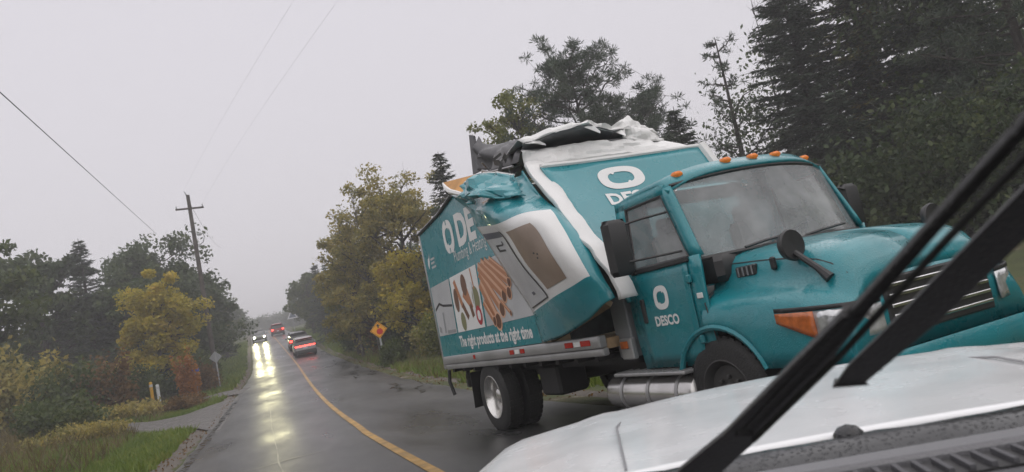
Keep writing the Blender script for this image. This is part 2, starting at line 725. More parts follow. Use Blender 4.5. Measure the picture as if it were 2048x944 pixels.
# the long sealed crack in the left lane and the ones that cross it
pts = [(0.22 + shift(y) + .05 * mnoise.noise(Vector((y * .45, 2, 0))) - .012 * y, y) for y in np.arange(8.5, 30, .45)]
ribbon('crack_seal', pts, .02, M_CRACKL)
for (y, xa, xb) in ((12.2, -.35, .75), (15.6, -.2, .5), (20.5, -.05, .35), (29, -.9, 1.0), (40, -.7, .9), (55, -.8, .8)):
    pts = [(x + shift(y), y + .12 * mnoise.noise(Vector((x * 2, y, 0)))) for x in np.linspace(xa, xb, 9)]
    ribbon('crack_seal', pts, .05, M_CRACKL)
M_PATCH = mat('tar_patch', (.020, .020, .022), .3, var=.3, rvar=.15)
for k in range(16):
    y = random.uniform(14, 62)
    x = random.uniform(3.1, 4.1) + shift(y)
    n = random.randint(5, 9)
    pts = [(x + .5 * mnoise.noise(Vector((i * .7, k, 0))) + .06 * i, y + i * random.uniform(.25, .5)) for i in range(n)]
    ribbon('tar_patch', pts, random.uniform(.06, .28), M_PATCH)
pts = [(ROAD_L + .14 + shift(y) + .1 * mnoise.noise(Vector((y * .9, 7, 0))), y) for y in np.arange(11, 34, .5)]
ribbon('tar_patch', pts, .16, M_PATCH)

# two driveways to the left
M_DRIVE = mat('driveway_gravel', (.095, .088, .082), .6, var=.35, vscale=9, bump=.8, bscale=26, rvar=.2)
DRIVES = [([(-1.2, 21.5), (-2.1, 24.8), (-4.3, 30.2), (-8.5, 38)], [(-.9, 36.2), (-2.4, 34.2), (-4.6, 34.6), (-9.5, 41.5)]),
          ([(-.9, 37.6), (-2.1, 39.6), (-3.6, 44), (-5.6, 48.5)], [(-.5, 41.8), (-2.0, 43.4), (-4.0, 47.6), (-6.2, 51.5)])]


def poly_at(pl, t):
    k = t * (len(pl) - 1)
    i = min(int(k), len(pl) - 2)
    return lerp(pl[i][0], pl[i + 1][0], k - i), lerp(pl[i][1], pl[i + 1][1], k - i)


DRIVE_PTS = []
for da, db in DRIVES:
    P = []
    for i in range(25):
        t = i / 24
        row = []
        for j in range(9):
            q = j / 8
            (xa, ya), (xb, yb) = poly_at(da, t), poly_at(db, t)
            x, y = lerp(xa, xb, q), lerp(ya, yb, q) + .15 * mnoise.noise(Vector((t * 9, q * 2, 0)))
            z = ground(x, y) + .06
            if x > ROAD_L + shift(y) - .3:
                z = prof(y) + .02
            row.append((x, y, z))
            DRIVE_PTS.append((x, y))
        P.append(row)
    tag(MB().grid(P).build('driveway', M_DRIVE, smooth=True, angle=180), kind='structure')


def in_drive(x, y):
    for da, db in DRIVES:
        poly = da + db[::-1]
        c = False
        j = len(poly) - 1
        for i in range(len(poly)):
            (xi, yi), (xj, yj) = poly[i], poly[j]
            if (yi > y) != (yj > y) and x < (xj - xi) * (y - yi) / (yj - yi) + xi:
                c = not c
            j = i
        if c:
            return True
    return False

# ------------------------------------------------------------------ box truck
M_TEAL = mat('truck_teal_paint', (.004, .205, .24), .30, coat=.5, dirt=.30, dirt_col=(.06, .075, .075), rvar=.12, drops=.35, dscale=70)
M_TEALV = mat('truck_teal_vinyl', (.016, .235, .275), .30, coat=.6, dirt=.10, dirt_col=(.09, .12, .12), rvar=.1)
M_WHITE = mat('truck_white_panel', (.72, .72, .71), .45, dirt=.16, dirt_col=(.42, .40, .37), rvar=.1)
M_PRINTW = mat('print_white', (.78, .78, .77), .42)
M_PRINTG = mat('print_pale_grey', (.48, .49, .50), .42, var=.12, vscale=2)
M_RAIL = mat('aluminium_rail', (.42, .42, .42), .42, metal=.55, dirt=.5, dirt_col=(.16, .15, .14))
M_ALU = mat('polished_aluminium', (.62, .61, .59), .24, metal=.9, dirt=.4, dirt_col=(.2, .19, .18))
M_DARKMET = mat('dark_grey_sheet', (.10, .10, .105), .4, metal=.4, var=.3, dirt=.3)
M_BLK = mat('black_plastic', (.022, .022, .023), .42, dirt=.4, dirt_col=(.07, .068, .066), drops=.3, dscale=140)
M_FRAME = mat('chassis_black', (.014, .014, .015), .6, dirt=.5, dirt_col=(.045, .042, .04))
M_TYRE = mat('tyre_rubber', (.017, .017, .017), .7, dirt=.5, dirt_col=(.05, .048, .045), bump=.4, bscale=60)
M_PLY = mat('plywood_liner', (.50, .25, .07), .6, var=.25, vscale=5, dirt=.2, dirt_col=(.25, .12, .04))
M_WOOD = mat('timber_sill', (.36, .25, .14), .7, var=.3, vscale=12)
M_RED = mat('red_reflector', (.45, .012, .012), .25, coat=.4)
M_AMBER = mat('amber_lens', (.50, .13, .03), .25, coat=.6, var=.3, vscale=20)
M_AMBERL = mat('amber_lamp_lit', (.62, .17, .03), .25, emit=(1, .28, .03), estr=.12)
M_GREYP = mat('grey_panel', (.24, .25, .26), .45, dirt=.4)
M_SEAT = mat('seat_fabric', (.34, .345, .35), .85, var=.2)
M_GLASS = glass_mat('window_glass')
M_CHROME = mat('chrome', (.7, .7, .7), .12, metal=1.0)
M_COPPER = mat('print_copper', (.46, .20, .10), .42)
M_COPPERL = mat('print_copper_light', (.68, .40, .26), .42)
M_COPPERD = mat('print_copper_dark', (.13, .055, .03), .42)
M_PRINTK = mat('print_black', (.03, .03, .035), .42)
M_PRINTB = mat('print_slate', (.10, .10, .13), .42)
M_PRINTBR = mat('print_brown_grey', (.27, .205, .16), .42, var=.18, vscale=2.5)
M_PRINTR = mat('print_red', (.42, .03, .04), .42)
M_PRINTGR = mat('print_olive', (.22, .22, .11), .42)
M_SILV = mat('print_silver', (.55, .56, .57), .40, var=.1, vscale=3)
M_TEALPRINT = mat('print_teal', (.006, .19, .22), .4)

HD = 3.0499
truck = empty('box_truck', (4.0168, 9.51, 0.022), math.pi / 2 - HD)
tag(truck, 'teal box truck with crushed front box facing us on the wet road', 'truck')

XR, XF, ZF, ZT = -1.54, 3.05, 0.87, 2.985
SY = -1.25


def side(x, z, off=0.0):
    return (x, SY - off, z)


# flat right wall, cut where it folds
FOLD = [(1.875, 1.081), (1.83, 1.381), (1.729, 1.573), (1.319, 1.979), (0.962, 2.423), (0.758, 2.637), (0.601, 2.894), (0.108, 3.203)]
wall_out = [(XR, 1.07)] + FOLD + [(-.5, 3.085), (XR, ZT)]
mb = MB().prism(wall_out, lambda u, v, d: side(u, v, d), 0, -.05)
box_wall = mb.build('box_side_wall', M_TEALV, truck, bevel=.006)
tag(box_wall, 'teal printed side wall folded in towards the cab')


def decal(name, V, F, m, parent, off, fn=side, x0=0, z0=0, sx=1, sz=1):
    mb = MB().add([fn(x0 + u * sx, z0 + v * sz, off) for u, v in V], F)
    return mb.build(name, m, parent)


def poly_decal(name, polys, m, parent, off, fn=side):
    mb = MB()
    for p in polys:
        mb.add([fn(u, v, off) for u, v in p], [tuple(range(len(p)))])
    return mb.build(name, m, parent)


def text_decal(s, x0, z0, w, h, m, parent, off, fn=side, bold=.02, spacing=1.0, slope=0.0):
    V, F, ar = text_shape(s, bold, spacing)
    V = [(x0 + u * w, z0 + v / ar * h + slope * u * w) for u, v in V]
    return decal('lettering', V, F, m, parent, off, fn)


def ell(cx, cz, rx, rz, n=16, rot=0.0):
    o = []
    for k in range(n):
        t = 2 * math.pi * k / n
        x, z = rx * math.cos(t), rz * math.sin(t)
        o.append((cx + x * math.cos(rot) - z * math.sin(rot), cz + x * math.sin(rot) + z * math.cos(rot)))
    return o


def bar2(x0, z0, x1, z1, w):
    d = Vector((x1 - x0, z1 - z0)).normalized()
    n = Vector((-d.y, d.x)) * w / 2
    return [(x0 + n.x, z0 + n.y), (x1 + n.x, z1 + n.y), (x1 - n.x, z1 - n.y), (x0 - n.x, z0 - n.y)]


EV, EF = emblem_shape()
decal('emblem', EV, EF, M_PRINTW, box_wall, .004, x0=-.33, z0=2.715, sx=.20, sz=.235)
for z_ in (2.88, 2.48):
    poly_decal('emblem_slot', [[(-.35, z_), (-.325, z_), (-.325, z_ + .075), (-.355, z_ + .075)]], M_TEALPRINT, box_wall, .006)
text_decal('DE', 0.0, 2.53, .66, .42, M_PRINTW, box_wall, .004, bold=.045)
text_decal('Plumbing & Heating S', -.26, 2.335, 1.28, .165, M_PRINTW, box_wall, .004, bold=-.004, slope=.02)
# small leaf mark and three short lines at the rear
leaf = [(-1.40, 2.47), (-1.36, 2.40), (-1.30, 2.52), (-1.27, 2.64), (-1.31, 2.58), (-1.37, 2.56)]
poly_decal('leaf_mark', [leaf], M_PRINTW, box_wall, .004)
for k_, p_ in enumerate([bar2(-1.25, 2.535, -1.06, 2.54, .03), bar2(-1.25, 2.475, -1.09, 2.48, .03), bar2(-1.25, 2.41, -1.05, 2.415, .03)]):
    poly_decal('small_print', [p_], M_PRINTG, box_wall, .004 + .0002 * k_)
text_decal('The right products at the right time', -.70, 1.185, 2.36, .150, M_PRINTW, box_wall, .004, bold=.035, slope=-.012)


def ztop(x):
    return 2.185 + .035 * x


ZB = 1.385
# three printed pictures
poly_decal('printed_picture', [[(-1.5, ZB), (-.73, ZB), (-.66, ztop(-.66)), (-1.5, ztop(-1.5))]], M_PRINTG, box_wall, .004)
poly_decal('printed_tap', [[(-1.46, 1.80), (-1.25, 1.88), (-1.1, 1.835), (-.71, 1.80), (-.71, 1.765), (-1.1, 1.80), (-1.25, 1.84), (-1.46, 1.76)],
                          ], M_PRINTK, box_wall, .0055)
for k_, p_ in enumerate([[(-1.22, 1.42), (-1.16, 1.42), (-1.13, 1.72), (-1.19, 1.72)], [(-1.45, 1.45), (-1.36, 1.42), (-1.34, 1.5), (-1.43, 1.54)],
                             [(-1.1, 1.40), (-.76, 1.40), (-.76, 1.44), (-1.1, 1.45)]]):
    poly_decal('printed_basin', [p_], mat('print_mid_grey', (.28, .29, .30), .42), box_wall, .0055 + .0002 * k_)
poly_decal('printed_picture', [[(-.68, ZB), (.34, ZB), (.42, ztop(.4)), (-.62, ztop(-.62))]], M_PRINTW, box_wall, .004)


for k_, p_ in enumerate([bar2(-.47, 2.1, -.3, 1.72, .09), bar2(-.12, 2.05, .02, 1.66, .11), bar2(-.2, 1.9, -.02, 1.75, .13), bar2(.2, 2.18, .22, 1.9, .035)]):
    poly_decal('printed_fitting', [p_], M_COPPER, box_wall, .0055 + .0002 * k_)
for k_, p_ in enumerate([ell(-.5, 1.83, .085, .17), ell(-.12, 2.0, .10, .15), bar2(-.3, 1.75, -.16, 1.55, .09), bar2(-.02, 1.72, .03, 1.55, .09)]):
    poly_decal('printed_fitting', [p_], mat('print_bronze', (.17, .085, .05), .42), box_wall, .006 + .0002 * k_)
for k_, p_ in enumerate([ell(.22, 1.78, .12, .16), ell(-.38, 1.52, .09, .13)]):
    poly_decal('printed_fitting', [p_], M_PRINTGR, box_wall, .006 + .0002 * k_)
for k_, p_ in enumerate([ell(.22, 1.55, .10, .13)]):
    poly_decal('printed_fitting', [p_], M_PRINTR, box_wall, .0068 + .0002 * k_)
for k_, p_ in enumerate([ell(.22, 1.55, .055, .07)]):
    poly_decal('printed_fitting', [p_], M_PRINTW, box_wall, .0076 + .0002 * k_)
for k_, p_ in enumerate([bar2(.16, 2.0, .12, 1.5, .03)]):
    poly_decal('printed_fitting', [p_], M_SILV, box_wall, .0064 + .0002 * k_)
pic3 = [(.40, ZB), (1.80, 1.40), (1.72, 1.56), (1.31, 1.965), (1.12, 2.2), (.48, ztop(.48))]
poly_decal('printed_picture', [pic3], M_PRINTG, box_wall, .004)
k = 0
for (x0, z0, x1, z1, w) in ((.46, 1.95, .80, 1.42, .17), (.50, 2.08, .98, 1.55, .15), (.50, 2.16, 1.12, 1.70, .13), (.62, 2.2, 1.28, 1.72, .12), (.74, 2.2, 1.34, 1.84, .10), (.90, 2.2, 1.36, 1.93, .07), (.46, 1.70, .70, 1.43, .10), (1.0, 1.66, 1.22, 1.48, .05)):
    o_ = .0054 + .0011 * k
    poly_decal('printed_pipe', [bar2(x0, z0, x1, z1, w)], M_COPPER, box_wall, o_)
    poly_decal('printed_pipe_highlight', [bar2(x0 + w * .12, z0 + w * .12, x1 + w * .12, z1 + w * .12, w * .35)], M_COPPERL, box_wall, o_ + .0004)
    poly_decal('printed_pipe_rim', [ell(x1, z1, w * .62, w * .72)], M_COPPERL, box_wall, o_ + .0006)
    poly_decal('printed_pipe_mouth', [ell(x1, z1, w * .47, w * .56)], M_COPPERD, box_wall, o_ + .0009)
    k += 1

# lower rail, reflectors, roof edge, rear frame
mb = MB()
mb.box(((XR + XF) / 2 + .01, SY + .03, 1.015), (XF - XR, .09, .115), bev=.012)
mb.box(((XR + XF) / 2 + .01, SY + .045, .915), (XF - XR, .075, .075), bev=.012)
rail = mb.build('floor_rail', M_RAIL, truck, smooth=True)
for x, w in ((-.23, .07), (1.02, .12), (1.32, .12), (2.46, .17), (2.80, .19)):
    MB().box((x, SY - .0185, 1.02), (w, .006, .055), bev=.003).build('reflector', M_RED, rail)
for x, w in ((1.17, .12), (2.63, .13)):
    MB().box((x, SY - .0175, 1.02), (w, .004, .05)).build('reflector', M_PRINTW, rail)
MB().tube([(XR, SY - .012, ZT), (-.5, SY - .012, 3.09), (.1, SY - .02, 3.2)], .026, 6).build('roof_edge_rail', M_DARKMET, truck, smooth=True)
mb = MB()
mb.box((XR - .03, SY + .05, 1.95), (.06, .11, 2.14), bev=.01)
mb.box((XR - .03, -SY - .05, 1.95), (.06, .11, 2.14), bev=.01)
mb.box((XR - .03, 0, 2.96), (.06, 2.28, .10), bev=.01)
mb.build('rear_frame', M_RAIL, truck, smooth=True)
MB().box((XR - .005, 0, 1.95), (.03, 2.28, 1.9)).build('rear_door', M_WHITE, truck)
MB().box(((XR + 2.2) / 2, 1.22, 1.98), (2.2 - XR, .05, 2.0)).build('box_side_wall', M_TEALV, truck)
MB().box(((XR + XF) / 2, 0, .985), (XF - XR - .06, 2.4, .10)).build('box_floor', M_WOOD, truck)
P = [[(lerp(XR, .25, i / 6), lerp(SY + .02, 1.24, j / 6), lerp(ZT, 3.17, (i / 6) ** 1.3) * (1 if j else 1) - .0 + .03 * math.sin(j / 6 * math.pi)) for j in range(7)] for i in range(7)]
MB().grid(P).build('roof_sheet', M_WHITE, truck, smooth=True, solid=.02)

# crushed front part of the right wall
BULGE = [
    [(0.128, -1.27, 3.199), (1.182, -1.4, 2.928), (1.704, -1.3, 2.894), (1.827, -1.15, 2.952), (1.967, -1.1, 3.008)],
    [(0.64, -1.28, 2.881), (1.669, -1.5, 2.644), (2.143, -1.4, 2.636), (2.381, -1.28, 2.597), (2.423, -1.18, 2.597)],
    [(0.797, -1.28, 2.625), (1.973, -1.55, 2.447), (2.55, -1.52, 2.427), (2.862, -1.36, 2.377), (2.806, -1.24, 2.369)],
    [(0.999, -1.28, 2.413), (2.267, -1.56, 2.267), (2.901, -1.55, 2.237), (3.065, -1.4, 2.197), (3.067, -1.28, 2.165)],
    [(1.358, -1.28, 1.976), (2.496, -1.53, 1.909), (3.124, -1.55, 1.943), (3.272, -1.42, 1.916), (3.324, -1.3, 1.86)],
    [(1.82, -1.28, 1.47), (2.753, -1.48, 1.563), (3.215, -1.5, 1.624), (3.393, -1.42, 1.661), (3.444, -1.3, 1.596)],
    [(1.869, -1.28, 1.308), (2.644, -1.42, 1.362), (3.153, -1.44, 1.441), (3.431, -1.38, 1.51), (3.498, -1.28, 1.47)],
    [(1.891, -1.27, 1.082), (2.576, -1.34, 1.138), (3.098, -1.36, 1.24), (3.444, -1.34, 1.363), (3.504, -1.26, 1.397)]]
NR, NC = 50, 33
BG = spline_grid(BULGE, NR, NC)
for i in range(NR):
    for j in range(NC):
        r = i / (NR - 1) * 7
        c = j / (NC - 1) * 4
        amp = .10 * smooth(2.2, .6, r) if r < 2.2 else 0.0
        amp *= smooth(0, .7, c) * smooth(4, 3.2, c)
        x, y, z = BG[i, j]
        n = mnoise.noise(Vector((x * 3.1, z * 4.2, 1.3))) + .6 * abs(mnoise.noise(Vector((x * 6, z * 7, 5.3)))) - .2
        BG[i, j, 1] += -amp * n
        BG[i, j, 2] += amp * .35 * n
        e = .018 * smooth(0, .6, c) * smooth(4, 3.4, c)
        BG[i, j, 1] += -e * mnoise.noise(Vector((x * 2.3, z * 2.8, 9.1)))


def bm_fn(u, v):
    r, c = u * 7, v * 4
    return 1 if (1.98 < r < 5.02 and c < 3.0) else 0


bulge = MB().grid([[tuple(BG[i, j]) for j in range(NC)] for i in range(NR)], mfn=bm_fn).build('crumpled_wall', [M_TEALV, M_WHITE], truck, smooth=True, angle=28, solid=.014)
tag(bulge, 'buckled teal and white wall sheet pushed out by the crash')


def bulge_at(r, c, off):
    u, v = r / 7 * (NR - 1), c / 4 * (NC - 1)
    i, j = min(int(u), NR - 2), min(int(v), NC - 2)
    a, b = u - i, v - j
    p = BG[i, j] * (1 - a) * (1 - b) + BG[i + 1, j] * a * (1 - b) + BG[i, j + 1] * (1 - a) * b + BG[i + 1, j + 1] * a * b
    du = BG[i + 1, j] - BG[i, j]
    dv = BG[i, j + 1] - BG[i, j]
    n = np.cross(du, dv)
    n /= np.linalg.norm(n)
    if n[1] > 0:
        n = -n
    return tuple(p + n * (off + .008))


def bulge_rect(name, r0, r1, c0, c1, m, off, nr=18, nc=8, skew=0.0):
    MB().grid([[bulge_at(lerp(r0, r1, i / nr), lerp(c0, c1, j / nc) + skew * (i / nr), off) for j in range(nc + 1)] for i in range(nr + 1)]).build(name, m, bulge, smooth=True)


bulge_rect('printed_heater', 2.62, 4.98, .06, .74, M_SILV, .004, skew=.06)
bulge_rect('printed_heater_cap', 2.62, 2.98, .06, .74, M_PRINTB, .006)
bulge_rect('printed_heater_edge', 2.62, 4.98, .74, .785, M_PRINTK, .005, nc=2, skew=.06)
bulge_rect('printed_heater_edge', 4.98, 5.03, .10, .84, M_PRINTK, .005, nr=2)
bulge_rect('printed_cabinet', 2.78, 4.8, .95, 1.85, M_PRINTBR, .004, skew=.02)
bulge_rect('printed_heater_mark', 3.25, 3.31, .28, .56, M_PRINTK, .006, nr=2)
bulge_rect('printed_heater_mark', 3.42, 3.48, .30, .58, M_PRINTK, .006, nr=2)
bulge_rect('printed_heater_mark', 3.25, 3.48, .28, .33, M_PRINTK, .0065, nc=2)
bulge_rect('printed_heater_mark', 3.15, 3.27, .55, .60, M_PRINTK, .0065, nc=2)
bulge_rect('printed_heater_button', 4.66, 4.74, .42, .52, M_PRINTB, .006, nr=3)
for r, c in ((3.75, 1.33), (3.82, 1.42), (3.92, 1.36)):
    bulge_rect('printed_cabinet_speck', r, r + .05, c, c + .05, M_PRINTK, .006, nr=2, nc=2)

# torn top flap showing the plywood liner, and its curled teal lip
MB().add([(0.03, -1.30, 3.405), (0.45, -1.2, 3.345), (0.913, -1.05, 3.279), (1.12, -1.2, 3.07), (1.256, -1.33, 2.90), (0.80, -1.36, 3.06), (0.367, -1.36, 3.211), (.18, -1.33, 3.3)],
         [(0, 1, 6, 7), (1, 2, 3, 5), (3, 4, 5), (1, 5, 6)]).build('torn_liner', M_PLY, truck, solid=.014)
MB().tube([(0.02, -1.31, 3.40), (.18, -1.345, 3.295), (0.37, -1.375, 3.205), (0.80, -1.375, 3.052), (1.26, -1.345, 2.895)], [.012, .03, .035, .028, .014], 6).build('torn_edge', M_WHITE, truck, smooth=True)
rr0 = np.random.default_rng(4)
flap = spline_grid([[(1.05, -1.36, 3.12), (1.45, -1.34, 3.12), (1.62, -1.2, 3.08), (1.96, -1.16, 2.95)],
                    [(1.12, -1.52, 2.96), (1.5, -1.56, 2.98), (1.80, -1.42, 2.88), (2.1, -1.26, 2.80)],
                    [(1.32, -1.50, 2.80), (1.72, -1.56, 2.80), (2.05, -1.45, 2.70), (2.3, -1.3, 2.66)]], 10, 15)
for i in range(10):
    for j in range(15):
        x, y, z = flap[i, j]
        n = abs(mnoise.noise(Vector((x * 4.3 + z * 2, z * 5.5, 3.1)))) + .5 * mnoise.noise(Vector((x * 8, z * 9, 1)))
        flap[i, j, 1] -= .17 * n + rr0.normal() * .012
        flap[i, j, 2] += .05 * n
MB().grid([[tuple(p) for p in row] for row in flap]).build('torn_flap', M_TEALV, truck, smooth=True, angle=16, solid=.012)
MB().tube([tuple(flap[0, j]) for j in range(0, 15, 2)], .016, 6).build('torn_edge', M_WHITE, truck, smooth=True)

# white corner post, bent
POST = [(2.10, -1.08, 3.03), (2.40, -1.15, 2.74), (2.72, -1.20, 2.45), (2.98, -1.25, 2.20), (3.22, -1.29, 1.98), (3.41, -1.29, 1.80), (3.56, -1.27, 1.55), (3.58, -1.24, 1.37)]
PP = []
for i, p in enumerate(POST):
    a, b = Vector(POST[max(i - 1, 0)]), Vector(POST[min(i + 1, len(POST) - 1)])
    d = (b - a).normalized()
    sidev = Vector((0, 1, 0))
    out = d.cross(sidev).normalized()
    if out.x < 0:
        out = -out
    w = .16 if i < 2 else .125
    row = []
    for k in range(7):
        t = k / 6 * math.pi
        row.append(Vector(p) - sidev * (math.copysign(abs(math.cos(t)) ** .6, math.cos(t)) * w * .72 - .06) + out * math.sin(t) ** .45 * .045)
    PP.append([tuple(q) for q in row])
PPs = spline_grid(PP, 30, 7)
for i in range(30):
    for j in range(7):
        PPs[i, j, 0] += .03 * mnoise.noise(Vector((i * .35, j * .2, 4)))
        PPs[i, j, 1] += .02 * mnoise.noise(Vector((i * .4, j * .2, 8)))
MB().grid([[tuple(p) for p in row] for row in PPs]).build('corner_post', M_WHITE, truck, smooth=True, solid=.01)

# front wall, pushed back at the top
FW = []
for i in range(17):
    t = i / 16
    row = []
    for j in range(25):
        s_ = j / 24
        y = lerp(-1.05, 1.18, s_)
        xt, zt = 2.29 - .03 * math.sin(s_ * 5), 2.95 + .035 * s_
        xb, zb = lerp(3.38, 3.12, min(1, s_ * 3)), 1.33
        x = lerp(xt, xb, t) + .05 * math.sin(t * math.pi) - .05 * math.sin(s_ * math.pi) * math.sin(t * math.pi)
        z = lerp(zt, zb, t) + .012 * mnoise.noise(Vector((t * 3, s_ * 4, 2)))
        row.append((x, y, z))
    FW.append(row)
fwall = MB().grid(FW).build('box_front_wall', M_TEALV, truck, smooth=True, solid=.03)
tag(fwall, 'teal front wall of the box leaning back')


def fw_at(s_, t, off):
    a, b = s_ * 24, t * 16
    j, i = min(int(a), 23), min(int(b), 15)
    fa, fb = a - j, b - i
    G = lambda q, w: Vector(FW[q][w])
    p = G(i, j).lerp(G(i, j + 1), fa).lerp(G(i + 1, j).lerp(G(i + 1, j + 1), fa), fb)
    n = (G(i, j + 1) - G(i, j)).cross(G(i + 1, j) - G(i, j)).normalized()
    if n.x < 0:
        n = -n
    return tuple(p + n * (off + .017))


fw_map = lambda u, v, off: fw_at(u, v, off)
# logo: u along the width, v down the slope
decal('emblem', EV, EF, M_PRINTW, fwall, .004, fn=fw_map, x0=.41, z0=.165, sx=.135, sz=.085)
V, F, ar = text_shape('DESCO', .04)
decal('lettering', [(.255 + u * .42, .36 - v / ar * .085) for u, v in V], F, M_PRINTW, fwall, .004, fn=fw_map)
MB().tube([fw_at(1, t, .0) for t in (0, .1, .2, .3)], .06, 8).build('corner_post', M_WHITE, truck, smooth=True)
MB().tube([fw_at(s_, 0, -.01) for s_ in (0, .25, .5, .75, 1)], .03, 8).build('roof_edge_rail', M_WHITE, truck, smooth=True)

# torn roof skin: thin sheet folded over itself behind the front wall
M_ROOFU = mat('roof_underside', (.16, .16, .165), .45, var=.25, vscale=5)
RA = [(1.98, -1.06, 3.03), (2.27, -.80, 2.985), (2.23, -.40, 2.985), (2.28, .05, 2.975), (2.26, .6, 2.99), (2.25, 1.15, 3.01)]
RB = [(1.942, -1.05, 3.252), (2.08, -.75, 3.202), (2.15, -.35, 3.215), (2.223, .05, 3.193), (2.119, .5, 3.182), (1.95, .95, 3.179)]
RC = [(1.90, -1.02, 3.27), (1.88, -.72, 3.25), (1.92, -.30, 3.27), (2.0, .08, 3.24), (2.13, .50, 3.26), (1.95, .95, 3.21)]
RD = [(2.002, -1.05, 3.293), (2.22, -.75, 3.344), (2.30, -.35, 3.374), (2.21, .05, 3.29), (2.06, .5, 3.38), (1.88, .95, 3.292)]
RE = [(1.91, -1.05, 3.381), (2.12, -.75, 3.413), (2.26, -.30, 3.44), (2.16, .08, 3.373), (1.93, .5, 3.547), (1.776, .95, 3.40)]
RX = [(1.35, -.95, 3.36), (1.5, -.6, 3.40), (1.6, -.1, 3.42), (1.6, .2, 3.38), (1.6, .5, 3.42), (1.5, 1.0, 3.3)]
RY = [(.5, -1.1, 3.2), (.5, -.6, 3.22), (.5, -.1, 3.22), (.5, .3, 3.2), (.5, .7, 3.2), (.5, 1.15, 3.15)]


def crease_sheet(rows, nu, nv, amp, seed):
    """straight facets between the rows, then fine sharp wrinkles"""
    A = np.array(rows, float)
    m, n = A.shape[:2]
    G = []
    for i in range((m - 1) * nu + 1):
        u = i / nu
        i0 = min(int(u), m - 2)
        row = []
        for j in range((n - 1) * nv + 1):
            v = j / nv
            j0 = min(int(v), n - 2)
            fu, fv = u - i0, v - j0
            p = (A[i0, j0] * (1 - fu) + A[i0 + 1, j0] * fu) * (1 - fv) + (A[i0, j0 + 1] * (1 - fu) + A[i0 + 1, j0 + 1] * fu) * fv
            k = amp * (1 if 0 < i else 0)
            w = abs(mnoise.noise(Vector((p[1] * 2.4 + p[2] * 3.0, p[2] * 7 - p[1] * 3.2, seed)))) + .5 * abs(mnoise.noise(Vector((p[1] * 6.0, p[2] * 13, seed + 4))))
            p = p + np.array([k * (.4 - w), 0, k * .35 * (.4 - w)])
            row.append(tuple(p))
        G.append(row)
    return G


lower = MB().grid(crease_sheet([RA, RB], 7, 7, .07, 2.2)).build('torn_roof_skin', M_WHITE, truck, smooth=True, angle=16, solid=.005)
tag(lower, 'white torn roof sheet folded up above the front wall')
MB().grid(crease_sheet([RB, RC, RD], 4, 7, .09, 3.7), mfn=lambda u, v: 0 if v < .66 else 1).build('roof_fold', [M_ROOFU, M_WHITE], truck, smooth=True, angle=16, solid=.005)
MB().grid(crease_sheet([RD, RE, RX, RY], 6, 7, .10, 5.1)).build('torn_roof_skin', M_WHITE, truck, smooth=True, angle=16, solid=.005)
# loose strips of torn skin along the ragged edge
rr_ = np.random.default_rng(31)
for k in range(9):
    v = rr_.uniform(.1, 4.8)
    j0 = int(v)
    p = np.array(RD[j0]) * (1 - v + j0) + np.array(RD[j0 + 1]) * (v - j0)
    d = np.array([rr_.uniform(.02, .09), rr_.uniform(-.12, .12), rr_.uniform(-.10, .03)])
    e_ = np.array([0, rr_.uniform(.02, .06), rr_.uniform(-.01, .02)])
    MB().add([p - e_, p + e_, p + d + e_ * .3, p + d * 1.2 - e_ * .2], [(0, 1, 2, 3)]).build('torn_strip', M_WHITE, truck, solid=.004)

# dark sheets of the header standing up at the tear
mb = MB()
mb.prism([(.56, 3.89), (.70, 3.83), (.66, 3.36), (.43, 3.38)], lambda u, v, d: (u, -1.0 - d, v), 0, .03)
mb.build('bent_header', M_DARKMET, truck, bevel=.006)
dk = spline_grid([[(.70, -1.0, 3.82), (.80, -.8, 3.66), (1.10, -.55, 3.62), (1.45, -.7, 3.48), (1.75, -.92, 3.34)],
                  [(.72, -1.02, 3.60), (.95, -.98, 3.50), (1.2, -.80, 3.46), (1.5, -.92, 3.36), (1.74, -.98, 3.27)],
                  [(.75, -1.06, 3.36), (1.05, -1.06, 3.26), (1.25, -1.0, 3.22), (1.50, -1.0, 3.19), (1.70, -1.0, 3.17)]], 16, 30)
for i in range(16):
    for j in range(30):
        x, y, z = dk[i, j]
        dk[i, j, 1] += .16 * (abs(mnoise.noise(Vector((x * 4.5, z * 2.2, .7)))) * 2 - .5)
MB().grid([[tuple(p) for p in row] for row in dk]).build('torn_liner_sheet', M_DARKMET, truck, smooth=True, angle=24, solid=.006)
random.seed(11)
mb = MB()
for k in range(26):
    a = Vector((random.uniform(.9, 1.6), random.uniform(-1.15, -.95), random.uniform(3.05, 3.3)))
    d = Vector((random.uniform(-.2, .2), random.uniform(-.12, .1), random.uniform(-.1, .1)))
    e = d.cross(Vector((0, 1, .3))) * random.uniform(.1, .4)
    mb.add([a, a + d, a + d + e, a + e * 1.2], [(0, 1, 2, 3)])
mb.build('torn_metal_scraps', M_DARKMET, truck, solid=.006)
tag(bpy.data.objects['torn_metal_scraps'], kind='stuff')
MB().tube([(.80, -1.06, 3.34), (1.15, -1.12, 3.22), (1.75, -1.1, 3.12)], .016, 5).build('bent_roof_bow', M_RAIL, truck, smooth=True)
MB().tube([(1.93, -1.16, 1.10), (2.6, -1.17, 1.225), (3.24, -1.17, 1.36)], .042, 4).build('timber_sill', M_WOOD, truck)
MB().box((2.35, -.1, 1.6), (.05, 2.1, 1.1)).build('box_inner_wall', M_DARKMET, truck)

